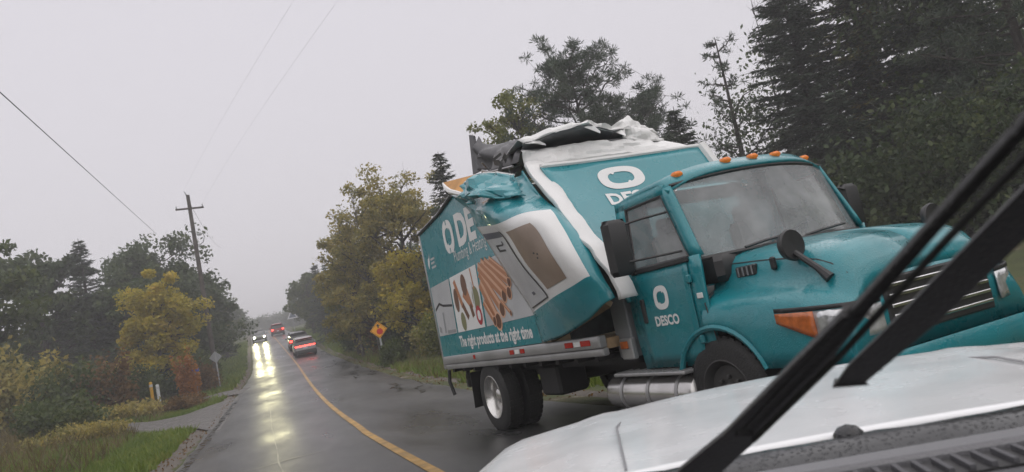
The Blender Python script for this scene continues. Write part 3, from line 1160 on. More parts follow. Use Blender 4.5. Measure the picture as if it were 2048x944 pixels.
# chassis
mb = MB()
for s_ in (-1, 1):
    mb.box((1.6, .42 * s_, .70), (6.6, .09, .2))
    mb.box((.8, .8 * s_, .79), (4.4, .06, .12))
for x in np.arange(-1.4, 3.1, .42):
    mb.box((x, 0, .845), (.07, 2.36, .05))
mb.lathe([(-1.0, .06), (-.25, .08), (-.18, .2), (.18, .2), (.25, .08), (1.0, .06)], (0, 0, .46))
mb.tube([(0, 0, .47), (2.2, 0, .6), (4.2, 0, .65)], .06)
mb.box((2.0, .1, .55), (.9, .7, .3), bev=.04)
mb.box((1.15, -.72, .60), (.5, .4, .36), bev=.03)
mb.build('chassis', M_FRAME, truck)
mb = MB()
mb.box((XR - .02, 0, .60), (.09, 1.9, .12), bev=.02)
for s_ in (-1, 1):
    mb.tube([(XR + .02, .9 * s_, .88), (XR - .02, .92 * s_, .7), (XR + .0, .9 * s_, .56)], .035)
    mb.tube([(XR - .06, 1.18 * s_, .86), (XR - .08, 1.2 * s_, .68), (XR - .02, 1.18 * s_, .48)], .028)
mb.build('rear_bumper', M_BLK, truck, smooth=True)
for s_ in (-1, 1):
    P = [[(-.72 - .05 * (i / 5) ** 2 + .01 * math.sin(j * 2), s_ * (.78 + .42 * j / 4), .80 - .5 * i / 5) for j in range(5)] for i in range(6)]
    MB().grid(P).build('mud_flap', M_BLK, truck, solid=.012)


def wheel(parent, x, y, r, w, dish, name='wheel', so=-1, rm=None):
    """so: -1 outer face towards -y"""
    e = empty(name, (x, y, r))
    e.parent = parent
    prof_t = [(-.5 * w, .60 * r), (-.5 * w, .82 * r), (-.46 * w, .93 * r), (-.36 * w, .985 * r), (-.2 * w, r), (.2 * w, r), (.36 * w, .985 * r), (.46 * w, .93 * r), (.5 * w, .82 * r), (.5 * w, .60 * r)]
    ty = MB().lathe(prof_t, (0, 0, 0), seg=40)
    for k in range(36):     # tread blocks
        t = 2 * math.pi * k / 36
        for yy in (-.28, 0, .28):
            ty.box((math.cos(t) * r * 1.0, yy * w, math.sin(t) * r * 1.0), (.012 * r / .46, .2 * w, .075 * r / .46 * .7), ry=-t)
    ty.build('tyre', M_TYRE, e, smooth=True)
    a = so * .5 * w
    d = dish * w * -so
    pr = [(a, .62 * r), (a * 1.02, .60 * r), (a + d * .2, .55 * r), (a + d * .9, .50 * r), (a + d, .40 * r), (a + d, .22 * r), (a + d * .6, .20 * r), (a + d * .45, .13 * r), (a + d * .45, 0.001)]
    rim = MB().lathe(pr, (0, 0, 0), seg=36)
    for k in range(8):
        t = 2 * math.pi * k / 8
        rim.box((math.cos(t) * r * .30, a + d * .92, math.sin(t) * r * .30), (.03, .05, .03), bev=.006)
    rim.build('rim', rm or M_ALU, e, smooth=True)
    return e


for s_ in (-1, 1):
    wheel(truck, 0, s_ * 1.09, .46, .24, .55, so=s_)
    wheel(truck, 0, s_ * .80, .46, .24, .3, so=s_)
    wheel(truck, 4.42, s_ * .90, .46, .25, .25, so=s_, rm=mat('dirty_steel_rim', (.07, .07, .07), .5, metal=.5, dirt=.5))

# fuel tank and step
mb = MB().lathe([(2.66, .001), (2.665, .12), (2.69, .155), (2.74, .17), (3.98, .17), (4.03, .155), (4.05, .12), (4.055, .001)], (0, -.93, .47), axis='X', seg=28)
tank = mb.build('fuel_tank', M_ALU, truck, smooth=True)
for x in (2.98, 3.42, 3.85):
    MB().lathe([(x - .02, .171), (x - .02, .178), (x + .02, .178), (x + .02, .171)], (0, -.93, .47), axis='X', seg=28).build('tank_strap', M_RAIL, tank, smooth=True)
mb = MB().box((3.5, -1.02, .665), (1.1, .2, .03), bev=.008)
for i in range(9):
    mb.box((3.0 + i * .125, -1.02, .683), (.02, .18, .012))
mb.build('cab_step', M_RAIL, truck)

# behind the cab
mb = MB().box((3.10, -.93, 1.105), (.27, .16, .58), bev=.012)
gp = mb.build('side_fairing', M_GREYP, truck)
mb = MB().box((3.18, -1.03, .90), (.20, .06, .20), bev=.01)
bx = mb.build('marker_bracket', M_RAIL, truck)
MB().box((3.17, -1.067, .94), (.12, .016, .07), bev=.006).build('marker_lamp', M_AMBER, bx)

# cab ------------------------------------------------------------------
CX0, CX1 = 3.34, 4.34


def cab_side(s_, x, z):
    """cab flank, y as a function of height"""
    if z < 1.6:
        y = 1.0 - .03 * ((z - 1.15) / .45) ** 2
    else:
        y = .98 - .055 * ((z - 1.6) / .65)
    return (x, s_ * y, z)


cab = MB()
for s_ in (-1, 1):
    cab.grid([[cab_side(s_, lerp(CX0, 4.42, i / 8), lerp(.70, 1.6, j / 8)) for j in range(9)] for i in range(9)])
    # pillars
    cab.grid([[cab_side(s_, lerp(CX0, 3.50, i / 2), lerp(1.6, 2.22, j / 5)) for j in range(6)] for i in range(3)])
    P = []
    for j in range(8):
        z = lerp(1.585, 2.22, j / 7)
        xa, xb = lerp(4.30, 4.05, j / 7), lerp(4.42, 4.16, j / 7)
        P.append([cab_side(s_, xa, z), (lerp(xa, xb, .6), cab_side(s_, xa, z)[1], z), (xb + .01, cab_side(s_, xb, z)[1] - s_ * .035, z + .005)])
    cab.grid(P)
    cab.grid([[cab_side(s_, lerp(CX0, 4.1, i / 6), lerp(2.17, 2.26, j / 2)) for j in range(3)] for i in range(7)])
# roof
P = []
for i in range(15):
    t = i / 14
    row = []
    for j in range(17):
        q = lerp(-1, 1, j / 16)
        xf = 4.36 - .20 * q * q
        x = lerp(CX0, xf, t)
        z = 2.385 - .12 * abs(q) ** 4.5 - .035 * (1 - t) ** 3 - .10 * smooth(.8, 1.0, t) ** 2
        row.append((x, .935 * q, z))
    P.append(row)
cab.grid(P)
# back wall with opening, floor
cab.box((CX0 + .01, 0, 1.15), (.03, 1.94, .9))
for s_ in (-1, 1):
    cab.box((CX0 + .01, s_ * .76, 1.92), (.03, .3, .66))
cab.box((CX0 + .01, 0, 2.24), (.03, 1.3, .12))
cab.box((3.85, 0, .74), (1.0, 1.9, .06))
cab_o = cab.build('cab_shell', M_TEAL, truck, smooth=True, solid=.03, angle=40)
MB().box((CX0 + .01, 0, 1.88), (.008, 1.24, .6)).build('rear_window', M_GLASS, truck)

# doors with glass
for s_ in (-1, 1):
    P = [[tuple(np.array(cab_side(s_, lerp(3.47, 4.27, i / 10), lerp(.74, 1.565, j / 10))) + np.array((0, s_ * .028, 0))) for j in range(11)] for i in range(11)]
    door = MB().grid(P).build('door', M_TEAL, truck, smooth=True, solid=.012)
    mb = MB().box((3.57, s_ * 1.035, 1.22), (.06, .03, .22), bev=.012)
    mb.build('door_handle', M_BLK, door, smooth=True)
    fn = lambda u, v, off, s_=s_: (u, s_ * (abs(cab_side(1, u, v)[1]) + .036 + off), v)
    decal('emblem', EV, EF, M_PRINTW, door, .002, fn=fn, x0=3.86, z0=1.315, sx=-s_ * .105 * 1, sz=.105)
    V, F, ar = text_shape('DESCO', .04)
    if s_ < 0:
        VV = [(3.71 + u * .34, 1.075 + v / ar * .085) for u, v in V]
    else:
        VV = [(4.05 - u * .34, 1.075 + v / ar * .085) for u, v in V]
    decal('lettering', VV, F, M_PRINTW, door, .002, fn=fn)
    # window: glass and dark surround, belt moulding
    win = MB()
    g = []
    for j in range(7):
        z = lerp(1.60, 2.17, j / 6)
        xb = lerp(4.29, 4.06, j / 6)
        g.append([cab_side(s_, lerp(3.50, xb, i / 6), z) for i in range(7)])
    win.grid(g)
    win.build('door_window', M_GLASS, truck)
    fr = MB().tube([cab_side(s_, 3.50, 1.60), cab_side(s_, 3.50, 2.17), cab_side(s_, 4.06, 2.17), cab_side(s_, 4.30, 1.60), cab_side(s_, 3.50, 1.60)], .02, 6)
    fr.build('window_seal', M_BLK, truck, smooth=True)
    MB().box((3.88, s_ * 1.0, 1.585), (.84, .045, .05), bev=.01).build('belt_moulding', M_BLK, truck)
    # west-coast mirror on its arms
    arm = MB().tube([(4.22, s_ * .98, 1.66), (4.12, s_ * 1.2, 1.66), (4.0, s_ * 1.42, 1.66)], .011, 6).build('mirror_arm', M_BLK, truck, smooth=True)
    MB().tube([(4.12, s_ * .92, 2.02), (4.06, s_ * 1.2, 2.0), (4.0, s_ * 1.42, 1.97)], .011, 6).build('mirror_arm', M_BLK, truck, smooth=True)
    MB().box((3.98, s_ * 1.43, 1.795), (.10, .25, .48), bev=.04).build('mirror_head', M_BLK, arm, smooth=True)

# windshield
P = []
for j in range(9):
    v = j / 8
    row = []
    for i in range(17):
        q = lerp(-1, 1, i / 16)
        x = lerp(4.62 - .24 * q * q, 4.345 - .185 * q * q, v)
        y = q * lerp(.94, .90, v)
        z = lerp(1.555, 2.27 - .04 * q * q, v)
        row.append((x, y, z))
    P.append(row)
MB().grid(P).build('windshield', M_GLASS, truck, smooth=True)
MB().tube([P[0][i] for i in range(17)], .022, 6).build('windshield_seal', M_BLK, truck, smooth=True)
MB().tube([P[8][i] for i in range(17)], .018, 6).build('windshield_seal', M_BLK, truck, smooth=True)
for y0 in (-.55, .1):
    mb = MB().tube([(4.60, y0 - .1, 1.575), (4.62, y0 + .12, 1.60), (4.58, y0 + .45, 1.62)], .012, 5)
    mb.build('wiper', M_BLK, truck)
# roof marker lamps
for q in (-.82, -.32, -.0, .32, .82):
    x = 4.36 - .20 * q * q - .10
    z = 2.385 - .12 * abs(q) ** 4.5 - .022
    MB().box((x, .935 * q, z + .012), (.10, .085, .05), bev=.018).build('roof_marker_lamp', M_AMBERL, truck, smooth=True)
# interior
for y0 in (-.48, .48):
    mb = MB().box((3.75, y0, 1.25), (.45, .48, .14), bev=.05)
    mb.box((3.52, y0, 1.58), (.14, .46, .60), bev=.05, ry=-.12)
    mb.box((3.47, y0, 1.95), (.10, .26, .18), bev=.04)
    mb.build('seat', M_SEAT, truck, smooth=True)
MB().box((4.35, 0, 1.45), (.35, 1.8, .22), bev=.05).build('dashboard', M_BLK, truck, smooth=True)
st = MB()
pts = [(4.12 + .08 * math.sin(t), .48 + .2 * math.cos(t), 1.52 + .19 * math.sin(t)) for t in np.linspace(0, 2 * math.pi, 22)]
st.tube(pts, .016, 6, caps=False)
st.build('steering_wheel', M_BLK, truck, smooth=True)

# hood and fenders lofted from cross sections
AXL, AR_ = 4.42, .545


def hood_sec(x):
    zh = float(np.interp(x, [4.3, 4.5, 4.9, 5.2, 5.4, 5.5, 5.58, 5.62], [1.575, 1.565, 1.535, 1.50, 1.45, 1.39, 1.29, 1.17]))
    zf = float(np.interp(x, [4.3, 4.6, 5.0, 5.3, 5.5, 5.62], [1.24, 1.22, 1.19, 1.16, 1.10, 1.02]))
    wsc = float(np.interp(x, [4.3, 5.0, 5.35, 5.5, 5.62], [1, 1, .99, .955, .90]))
    d = AR_ ** 2 - (x - AXL) ** 2
    zb = .46 + math.sqrt(d) if d > 0 else .46
    zb = max(zb, .66)
    zb2 = min(zb, zf - .13)
    pr = [(0, zh), (.2, zh - .002), (.40, zh - .010), (.60, zh - .028), (.70, zh - .055), (.755, zh - .105), (.785, lerp(zh, zf, .55)), (.82, lerp(zh, zf, .86)), (.885, zf + .012), (.96, zf - .025), (1.005, zf - .09), (1.025, lerp(zf - .10, zb2, .35)), (1.03, lerp(zf - .10, zb2, .7)), (1.03, zb2)]
    return [(x, y * wsc, z) for y, z in pr]


xs_h = sorted(list(np.arange(4.32, 5.6, .03)) + [5.57, 5.60, 5.62])
mb = MB()
for s_ in (-1, 1):
    mb.grid([[(p[0], p[1] * s_, p[2]) for p in hood_sec(x)] for x in xs_h])
# nose plane
ns = hood_sec(5.62)
top = [(5.62, -p[1], p[2]) for p in ns[::-1]] + [(5.62, p[1], p[2]) for p in ns[1:]]
bot = [(5.64, p[1], .66) for p in top]
mid = [(5.65, p[1], lerp(p[2], .66, .35)) for p in top]
mb.grid([top, mid, bot])
hood = mb.build('hood', M_TEAL, truck, smooth=True, angle=50, solid=.02)
for s_ in (-1, 1):
    seam = [hood_sec(x)[5] for x in np.linspace(4.40, 5.55, 14)]
    MB().tube([(p[0], s_ * (p[1] + .006), p[2] + .006) for p in seam], .0065, 5).build('hood_seam', M_BLK, truck)
    MB().tube([(4.44, s_ * 1.012, .86), (4.43, s_ * 1.02, 1.0), (4.40, s_ * 1.02, 1.2), (4.39, s_ * .9, 1.27)], .006, 5).build('hood_seam', M_BLK, truck)
    MB().box((5.0, s_ * .80, 1.40), (.05, .04, .10), bev=.012).build('hood_latch', M_BLK, truck)
    for z_ in (.92, 1.42):
        MB().box((4.285, s_ * 1.03, z_), (.05, .035, .07), bev=.01).build('door_hinge', M_TEAL, truck)
# wheel arch lip, inner liner
for s_ in (-1, 1):
    pts = [(AXL + AR_ * math.cos(t), s_ * 1.03, .46 + AR_ * math.sin(t)) for t in np.linspace(.37, math.pi - .37, 18)]
    MB().tube(pts, .026, 6).build('wheel_arch_lip', M_TEAL, truck, smooth=True)
    P = [[(AXL + (AR_ - .01) * math.cos(t), s_ * lerp(.55, 1.01, j / 3), .46 + (AR_ - .01) * math.sin(t)) for j in range(4)] for t in np.linspace(.2, math.pi - .2, 18)]
    MB().grid(P).build('wheel_arch_liner', M_FRAME, truck, smooth=True)
    MB().box((5.28, s_ * .93, .56), (.66, .14, .2), bev=.05).build('bumper_end', M_TEAL, truck)
    # side vent and small badge
    v_ = MB().box((4.70, s_ * .785, 1.385), (.22, .05, .085), bev=.01).build('hood_vent', M_BLK, truck)
    for k in range(4):
        MB().box((4.63 + k * .05, s_ * .812, 1.385), (.012, .01, .07)).build('vent_slat', M_GREYP, v_)
    MB().box((4.36, s_ * 1.018, 1.27), (.07, .012, .045), bev=.004).build('fender_badge', M_PRINTW, truck)
    # headlight: amber end wrapping the corner, clear lens in front
    def hl(q, z, off=.0):
        ang = q
        pts_ = [(5.13, 1.035), (5.36, 1.022), (5.53, .965), (5.625, .85), (5.665, .62)]
        k_ = ang * (len(pts_) - 1)
        i_ = min(int(k_), len(pts_) - 2)
        f = k_ - i_
        a, b = pts_[i_], pts_[i_ + 1]
        return (lerp(a[0], b[0], f) + off, s_ * (lerp(a[1], b[1], f) + off), z)
    def hz(q):
        return lerp(1.045, 1.00, q), lerp(.975, .80, min(1, q * 2.2))
    g = [[hl(q, lerp(hz(q)[1], hz(q)[0], j / 4), .012) for j in range(5)] for q in np.linspace(0, .36, 7)]
    lamp = MB().grid(g).build('headlight', M_AMBER, truck, smooth=True, solid=.012)
    g = [[hl(q, lerp(hz(q)[1], hz(q)[0], j / 4), .012) for j in range(5)] for q in np.linspace(.365, 1, 9)]
    MB().grid(g).build('headlight_lens', mat('headlight_lens', (.55, .56, .57), .12, metal=.5, coat=.8, var=.35, vscale=14), lamp, smooth=True, solid=.01)
    g = [[hl(q, lerp(hz(q)[0] + .004, hz(q)[0] + .035, j / 2), .014) for j in range(3)] for q in np.linspace(0, 1, 12)]
    MB().grid(g).build('headlight_bezel', M_BLK, lamp, smooth=True, solid=.01)
    # fender mirror
    mb = MB().tube([(5.47, s_ * .79, 1.22), (5.40, s_ * .80, 1.30), (5.24, s_ * .81, 1.44)], [.04, .026, .022], 8)
    fm = mb.build('fender_mirror_arm', M_BLK, truck, smooth=True)
    mh = MB().lathe([(-.05, .001), (-.045, .06), (-.02, .105), (.02, .118), (.035, .11), (.03, .001)], (0, 0, 0), axis='X', seg=24).build('fender_mirror', M_BLK, fm, smooth=True)
    mh.location = (5.2, s_ * .80, 1.50)
    mh.rotation_euler = (0, 0, R(180) if False else 0)
# grille and bumper
gr = MB().box((5.655, 0, .95), (.03, 1.12, .40), bev=.03).build('grille', M_BLK, truck)
for k in range(5):
    MB().box((5.677, 0, .81 + k * .07), (.02, 1.06, .024), bev=.006).build('grille_bar', M_CHROME, gr)
MB().box((5.66, 0, .55), (.14, 1.98, .22), bev=.05).build('bumper', M_TEAL, truck, smooth=True)

# ------------------------------------------------------------------ trees and plants
L_DARK = leaf_mat('leaf_dark_green', [(0, (.030, .052, .022)), (.5, (.060, .090, .032)), (1, (.12, .14, .045))])
L_PINE = leaf_mat('needle_dark', [(0, (.034, .052, .036)), (.6, (.066, .092, .058)), (1, (.12, .14, .08))], .3)
L_SPRUCEY = leaf_mat('needle_with_yellow', [(0, (.020, .034, .020)), (.55, (.042, .062, .030)), (.78, (.14, .125, .035)), (1, (.30, .20, .035))], .2)
L_OLIVE = leaf_mat('leaf_olive_yellow', [(0, (.12, .13, .035)), (.4, (.25, .23, .065)), (.75, (.42, .33, .085)), (1, (.32, .30, .11))])
L_YELLOW = leaf_mat('leaf_yellow_green', [(0, (.20, .20, .03)), (.35, (.36, .31, .04)), (.75, (.52, .40, .05)), (1, (.58, .36, .05))])
L_ORANGE = leaf_mat('leaf_orange', [(0, (.22, .09, .02)), (.5, (.42, .17, .03)), (1, (.55, .26, .05))])
L_RUST = leaf_mat('leaf_rust', [(0, (.08, .055, .022)), (.5, (.17, .10, .035)), (1, (.28, .16, .05))])
L_GREEN = leaf_mat('leaf_green', [(0, (.035, .058, .016)), (.5, (.075, .105, .026)), (1, (.15, .16, .04))])
L_LIME = leaf_mat('leaf_lime', [(0, (.08, .10, .018)), (.5, (.16, .18, .035)), (1, (.30, .26, .06))])
L_GRASS = leaf_mat('grass_blade', [(0, (.07, .12, .018)), (.5, (.14, .20, .028)), (.85, (.20, .22, .04)), (1, (.25, .19, .06))], .25)
L_DRY = leaf_mat('dry_grass_blade', [(0, (.06, .05, .02)), (.5, (.13, .10, .035)), (1, (.21, .16, .06))], .25)
M_BARK = mat('bark', (.05, .042, .035), .9, var=.4, vscale=6, bump=.8, bscale=25)
M_BARKG = mat('grey_bark', (.10, .092, .085), .9, var=.35, vscale=6)


def leaf_quads(C, size, rng, flat=0.0, aspect=1.5, droop=None):
    """one small leaf-shaped quad for each centre"""
    n = len(C)
    d = rng.normal(size=(n, 3))
    if droop is not None:
        d = d * .55 + droop
    d /= np.linalg.norm(d, axis=1, keepdims=True)
    e = rng.normal(size=(n, 3))
    e[:, 2] *= 1 - flat
    a = np.cross(d, e)
    a /= np.linalg.norm(a, axis=1, keepdims=True) + 1e-9
    s = size * rng.uniform(.6, 1.4, (n, 1))
    w = a * s * .5
    l = d * s * aspect * .5
    V = np.stack([C - l, C + w * .9 - l * .1, C + l, C - w * .9 - l * .1], 1).reshape(-1, 3)
    F = np.arange(4 * n).reshape(n, 4)
    return V, F


def limb_path(a, b, rng, n=5, wob=.08, sag=0.0):
    a, b = np.array(a, float), np.array(b, float)
    L = np.linalg.norm(b - a)
    out = []
    for i in range(n):
        t = i / (n - 1)
        p = a + (b - a) * t + rng.normal(size=3) * wob * L * math.sin(math.pi * t) * .6
        p[2] += sag * L * math.sin(math.pi * t)
        out.append(tuple(p))
    return out


def place(kind_fn, x, y, name, label, cat='tree', group=None, **kw):
    e = empty(name, (x, y, ground(x, y) - .05))
    tag(e, label, cat, group)
    kind_fn(e, **kw)
    return e


def broadleaf(e, h=8, r=2.5, n=7000, size=.16, m=None, seed=1, base=.12, bark=None, nl=26, fill=.55, lean=(0, 0), top=1.0, clump=.26):
    rng = np.random.default_rng(seed)
    m = m or L_DARK
    tb = MB()
    tp = [(lean[0] * t * h + .12 * r * math.sin(3 * t + seed) * t, lean[1] * t * h, h * .86 * t) for t in np.linspace(0, 1, 7)]
    r0 = .022 * h + .03
    tb.tube(tp, [r0 * (1 - .85 * t) for t in np.linspace(0, 1, 7)], 7)
    ends = []
    for k in range(nl):
        t = rng.uniform(base + .08, .95)
        i = t * 6 / .96
        i0 = min(int(i), 5)
        a = np.array(tp[i0]) + (np.array(tp[i0 + 1]) - np.array(tp[i0])) * (i - i0)
        ang = k * 2.4 + rng.uniform(-.5, .5)
        zt = t
        # crown outline: rounded, a little narrower at the top
        rad = r * math.sqrt(max(.05, 1 - ((zt - .48) / .58) ** 2)) * rng.uniform(.55, 1.08)
        b = a + np.array([math.cos(ang) * rad, math.sin(ang) * rad, h * rng.uniform(.04, .16)])
        b[2] = min(b[2], h * .97)
        pth = limb_path(a, b, rng, 5, .1, .06)
        tb.tube(pth, [r0 * .38 * (1 - .82 * q) * (1 - .5 * t) + .008 for q in np.linspace(0, 1, 5)], 5, caps=False)
        ends.append(np.array(pth[-1]))
        ends.append(np.array(pth[3]) + rng.normal(size=3) * r * .08)
        for q in range(2):
            c = np.array(pth[2 + q]) + rng.normal(size=3) * np.array([1, 1, .6]) * r * .3
            tb.tube([pth[2 + q], tuple((np.array(pth[2 + q]) + c) / 2 + rng.normal(size=3) * .05), tuple(c)], [.018, .012, .006], 4, caps=False)
            ends.append(c)
    ends.append(np.array(tp[-1]) + np.array([0, 0, h * .08]))
    ends = np.array(ends)
    tb.build('trunk', bark or M_BARK, e, smooth=True)
    # leaves in uneven clumps round the branch ends
    wts = rng.uniform(.3, 1.6, len(ends))
    wts /= wts.sum()
    idx = rng.choice(len(ends), n, p=wts)
    cr = clump * r * rng.uniform(.6, 1.35, len(ends))
    off = rng.normal(size=(n, 3))
    off /= np.linalg.norm(off, axis=1, keepdims=True)
    off *= rng.uniform(.15, 1, (n, 1)) ** .6
    C = ends[idx] + off * cr[idx][:, None] * np.array([1, 1, .72])
    C[:, 2] = np.maximum(C[:, 2], h * base * .5)
    V, F = leaf_quads(C, size, rng)
    np_mesh('crown', V, F, m, e)


def conifer(e, h=9, r=1.8, m=None, seed=1, dens=1.0, droop=-.25, base=.06, spray=.30, gap=0.0, power=.85):
    rng = np.random.default_rng(seed)
    m = m or L_PINE
    tb = MB()
    tb.tube([(0, 0, 0), (.03 * h * .2, 0, h * .5), (0, 0.01, h)], [.018 * h + .03, .012 * h, .012], 7)
    Cs, Ds = [], []
    z = base * h
    while z < h * .985:
        t = z / h
        L = r * (1 - t) ** power + .06
        nb = max(4, int(7 * dens))
        for k in range(nb):
            if rng.random() < gap:
                continue
            ang = rng.uniform(0, 2 * math.pi)
            l = L * rng.uniform(.55, 1.12)
            d = np.array([math.cos(ang), math.sin(ang), 0])
            up = .35 * t
            pts = []
            for q in np.linspace(0, 1, 5):
                pts.append(np.array([0, 0, z + rng.normal() * .02]) + d * l * q + np.array([0, 0, l * (up * q + droop * q * q * (1.3 - t) + .10 * q ** 3)]))
            tb.tube([tuple(p) for p in pts], [.02 * (1 - .8 * q) + .004 for q in np.linspace(0, 1, 5)], 3, caps=False)
            ns = max(4, int(l / .085 * dens))
            for q in np.linspace(.12, 1, ns):
                i = min(int(q * 4), 3)
                p = pts[i] + (pts[i + 1] - pts[i]) * (q * 4 - i)
                for sd in (-1, 1, 0):
                    sidev = np.array([-d[1], d[0], 0]) * sd
                    dr = d * .55 + sidev * rng.uniform(.5, 1.1) + np.array([0, 0, rng.uniform(-.45, .12)])
                    Cs.append(p + dr * spray * .38 + rng.normal(size=3) * .03)
                    Ds.append(dr)
        z += rng.uniform(.16, .30) * (h / 9) ** .5 / max(.6, dens ** .5)
    C, D = np.array(Cs), np.array(Ds)
    D /= np.linalg.norm(D, axis=1, keepdims=True)
    n = len(C)
    up = rng.normal(size=(n, 3)) * .5 + np.array([0, 0, 1])
    a = np.cross(D, up)
    a /= np.linalg.norm(a, axis=1, keepdims=True)
    s = spray * rng.uniform(.6, 1.3, (n, 1))
    V = np.stack([C - D * s * .5, C + a * s * .12, C + D * s * .55, C - a * s * .12], 1).reshape(-1, 3)
    tb.build('trunk', M_BARK, e, smooth=True)
    np_mesh('crown', V, np.arange(4 * n).reshape(n, 4), m, e)


def pine(e, h=12, r=3.2, m=None, seed=1, n=9000, base=.2, nl=34, tuft=.26, size=.28, lean=(0, 0), up=0.0):
    """irregular limbs carrying separate needle tufts"""
    rng = np.random.default_rng(seed)
    m = m or L_PINE
    tb = MB()
    tp = [(lean[0] * t * h + .05 * math.sin(t * 5 + seed), lean[1] * t * h, h * .97 * t) for t in np.linspace(0, 1, 8)]
    tb.tube(tp, [(.014 * h + .04) * (1 - .88 * t) for t in np.linspace(0, 1, 8)], 8)
    tufts = []
    for k in range(nl):
        t = base + (1 - base) * ((k + rng.uniform(0, 1)) / nl)
        a = np.array([lean[0] * t * h, lean[1] * t * h, h * .97 * t])
        ang = k * 2.4 + rng.uniform(-.6, .6)
        L = r * (1.08 - t) ** .6 * rng.uniform(.45, 1.1)
        b = a + np.array([math.cos(ang) * L, math.sin(ang) * L, L * (rng.uniform(-.1, .45) + up)])
        pth = limb_path(a, b, rng, 6, .07, -.05)
        tb.tube(pth, [.045 * (1 - .85 * q) * (h / 12) + .006 for q in np.linspace(0, 1, 6)], 5, caps=False)
        for q in range(2, 6):
            for w in range(3):
                c = np.array(pth[q]) + rng.normal(size=3) * L * .16
                tb.tube([pth[q], tuple(c)], [.012, .004], 3, caps=False)
                tufts.append(c)
    tufts.append(np.array(tp[-1]))
    tufts = np.array(tufts)
    tb.build('trunk', M_BARK, e, smooth=True)
    idx = rng.choice(len(tufts), n)
    off = rng.normal(size=(n, 3))
    off /= np.linalg.norm(off, axis=1, keepdims=True)
    C = tufts[idx] + off * tuft * rng.uniform(.2, 1.2, (n, 1)) * np.array([1, 1, .7])
    D = off + np.array([0, 0, .3])
    D /= np.linalg.norm(D, axis=1, keepdims=True)
    a = np.cross(D, rng.normal(size=(n, 3)))
    a /= np.linalg.norm(a, axis=1, keepdims=True)
    s = size * rng.uniform(.6, 1.3, (n, 1))
    V = np.stack([C - D * s * .5, C + a * s * .085, C + D * s * .5, C - a * s * .085], 1).reshape(-1, 3)
    np_mesh('crown', V, np.arange(4 * n).reshape(n, 4), m, e)


def bare(e, h=9, r=2.0, seed=1, n=60, leaves=0, m=None):
    rng = np.random.default_rng(seed)
    tb = MB()
    tp = [(.05 * math.sin(t * 4 + seed), .04 * math.cos(t * 5), h * t) for t in np.linspace(0, 1, 8)]
    tb.tube(tp, [.07 * (1 - .93 * t) for t in np.linspace(0, 1, 8)], 6)
    tw = []
    for k in range(n):
        t = rng.uniform(.3, .97)
        a = np.array([0, 0, h * t])
        ang = rng.uniform(0, 6.283)
        L = r * (1.1 - t) * rng.uniform(.5, 1.1)
        b = a + np.array([math.cos(ang) * L, math.sin(ang) * L, L * rng.uniform(.7, 1.5)])
        p = limb_path(a, b, rng, 4, .06)
        tb.tube(p, [.018, .013, .009, .005], 4, caps=False)
        for q in range(3):
            c = np.array(p[1 + q % 3]) + np.array([rng.normal() * .2, rng.normal() * .2, rng.uniform(.1, .5)])
            tb.tube([p[1 + q % 3], tuple(c)], [.008, .004], 3, caps=False)
            tw.append(c)
    tb.build('trunk', M_BARKG, e, smooth=True)
    if leaves:
        tw = np.array(tw)
        C = tw[rng.choice(len(tw), leaves)] + rng.normal(size=(leaves, 3)) * .12
        V, F = leaf_quads(C, .12, rng)
        np_mesh('crown', V, F, m or L_OLIVE, e)


def bush(e, h=1.5, r=1.0, n=2600, size=.10, m=None, seed=1, ry=None):
    rng = np.random.default_rng(seed)
    tb = MB()
    ends = []
    ry = ry or r
    for k in range(22):
        ang = rng.uniform(0, 6.283)
        q = rng.uniform(.25, 1) ** .6
        b = np.array([math.cos(ang) * r * q, math.sin(ang) * ry * q, h * rng.uniform(.35, 1) * math.sqrt(max(.1, 1 - .55 * q * q))])
        p = limb_path((math.cos(ang) * .1 * r, math.sin(ang) * .1 * r, 0), b, rng, 4, .06)
        tb.tube(p, [.018, .013, .009, .005], 4, caps=False)
        ends += [b, np.array(p[2])]
    tb.build('stem', M_BARK, e, smooth=True)
    ends = np.array(ends)
    idx = rng.choice(len(ends), n)
    C = ends[idx] + rng.normal(size=(n, 3)) * np.array([.16 * r, .16 * ry, .13 * h])
    C[:, 2] = np.abs(C[:, 2])
    V, F = leaf_quads(C, size, rng)
    np_mesh('foliage', V, F, m or L_GREEN, e)


# left of the road
place(broadleaf, -6.9, 66, 'maple_tree', 'large dark green tree behind the utility pole', h=12.6, r=4.6, n=26000, size=.21, m=L_DARK, seed=3, base=.04, nl=44)
place(broadleaf, -3.9, 74, 'maple_tree', 'dark green rounded tree just past the utility pole', h=9.6, r=2.6, n=9000, size=.27, m=L_DARK, seed=8, base=.03, nl=30)
place(broadleaf, -5.3, 48.5, 'young_maple', 'yellow green young maple behind the posts by the driveway', h=6.9, r=2.25, n=19000, size=.135, clump=.3, m=L_YELLOW, seed=5, base=.05, nl=34)
place(conifer, -10.2, 57, 'spruce_tree', 'dark green spruce at the edge of the wood left of the yellow maple', h=11.6, r=2.8, m=L_PINE, seed=4, spray=.34, dens=1.1)
place(broadleaf, -13.2, 58, 'ash_tree', 'tall dark leafy tree beyond the spruce on the left', h=11.4, r=3.2, n=10000, size=.25, m=L_DARK, seed=14, base=.05)
place(broadleaf, -13.2, 46, 'ash_tree', 'leafy green tree at the far left end of the wood', h=9.2, r=3.2, n=9000, size=.22, m=L_GREEN, seed=15, base=.05)
place(broadleaf, -7.6, 58, 'maple_tree', 'dark tree filling the wood behind the yellow maple', h=8.2, r=3.2, n=9000, size=.25, m=L_DARK, seed=16, base=.03)
place(conifer, -2.9, 88, 'spruce_tree', 'thin pointed spruce by the road past the pole', h=8.6, r=1.0, m=L_PINE, seed=20, spray=.4)
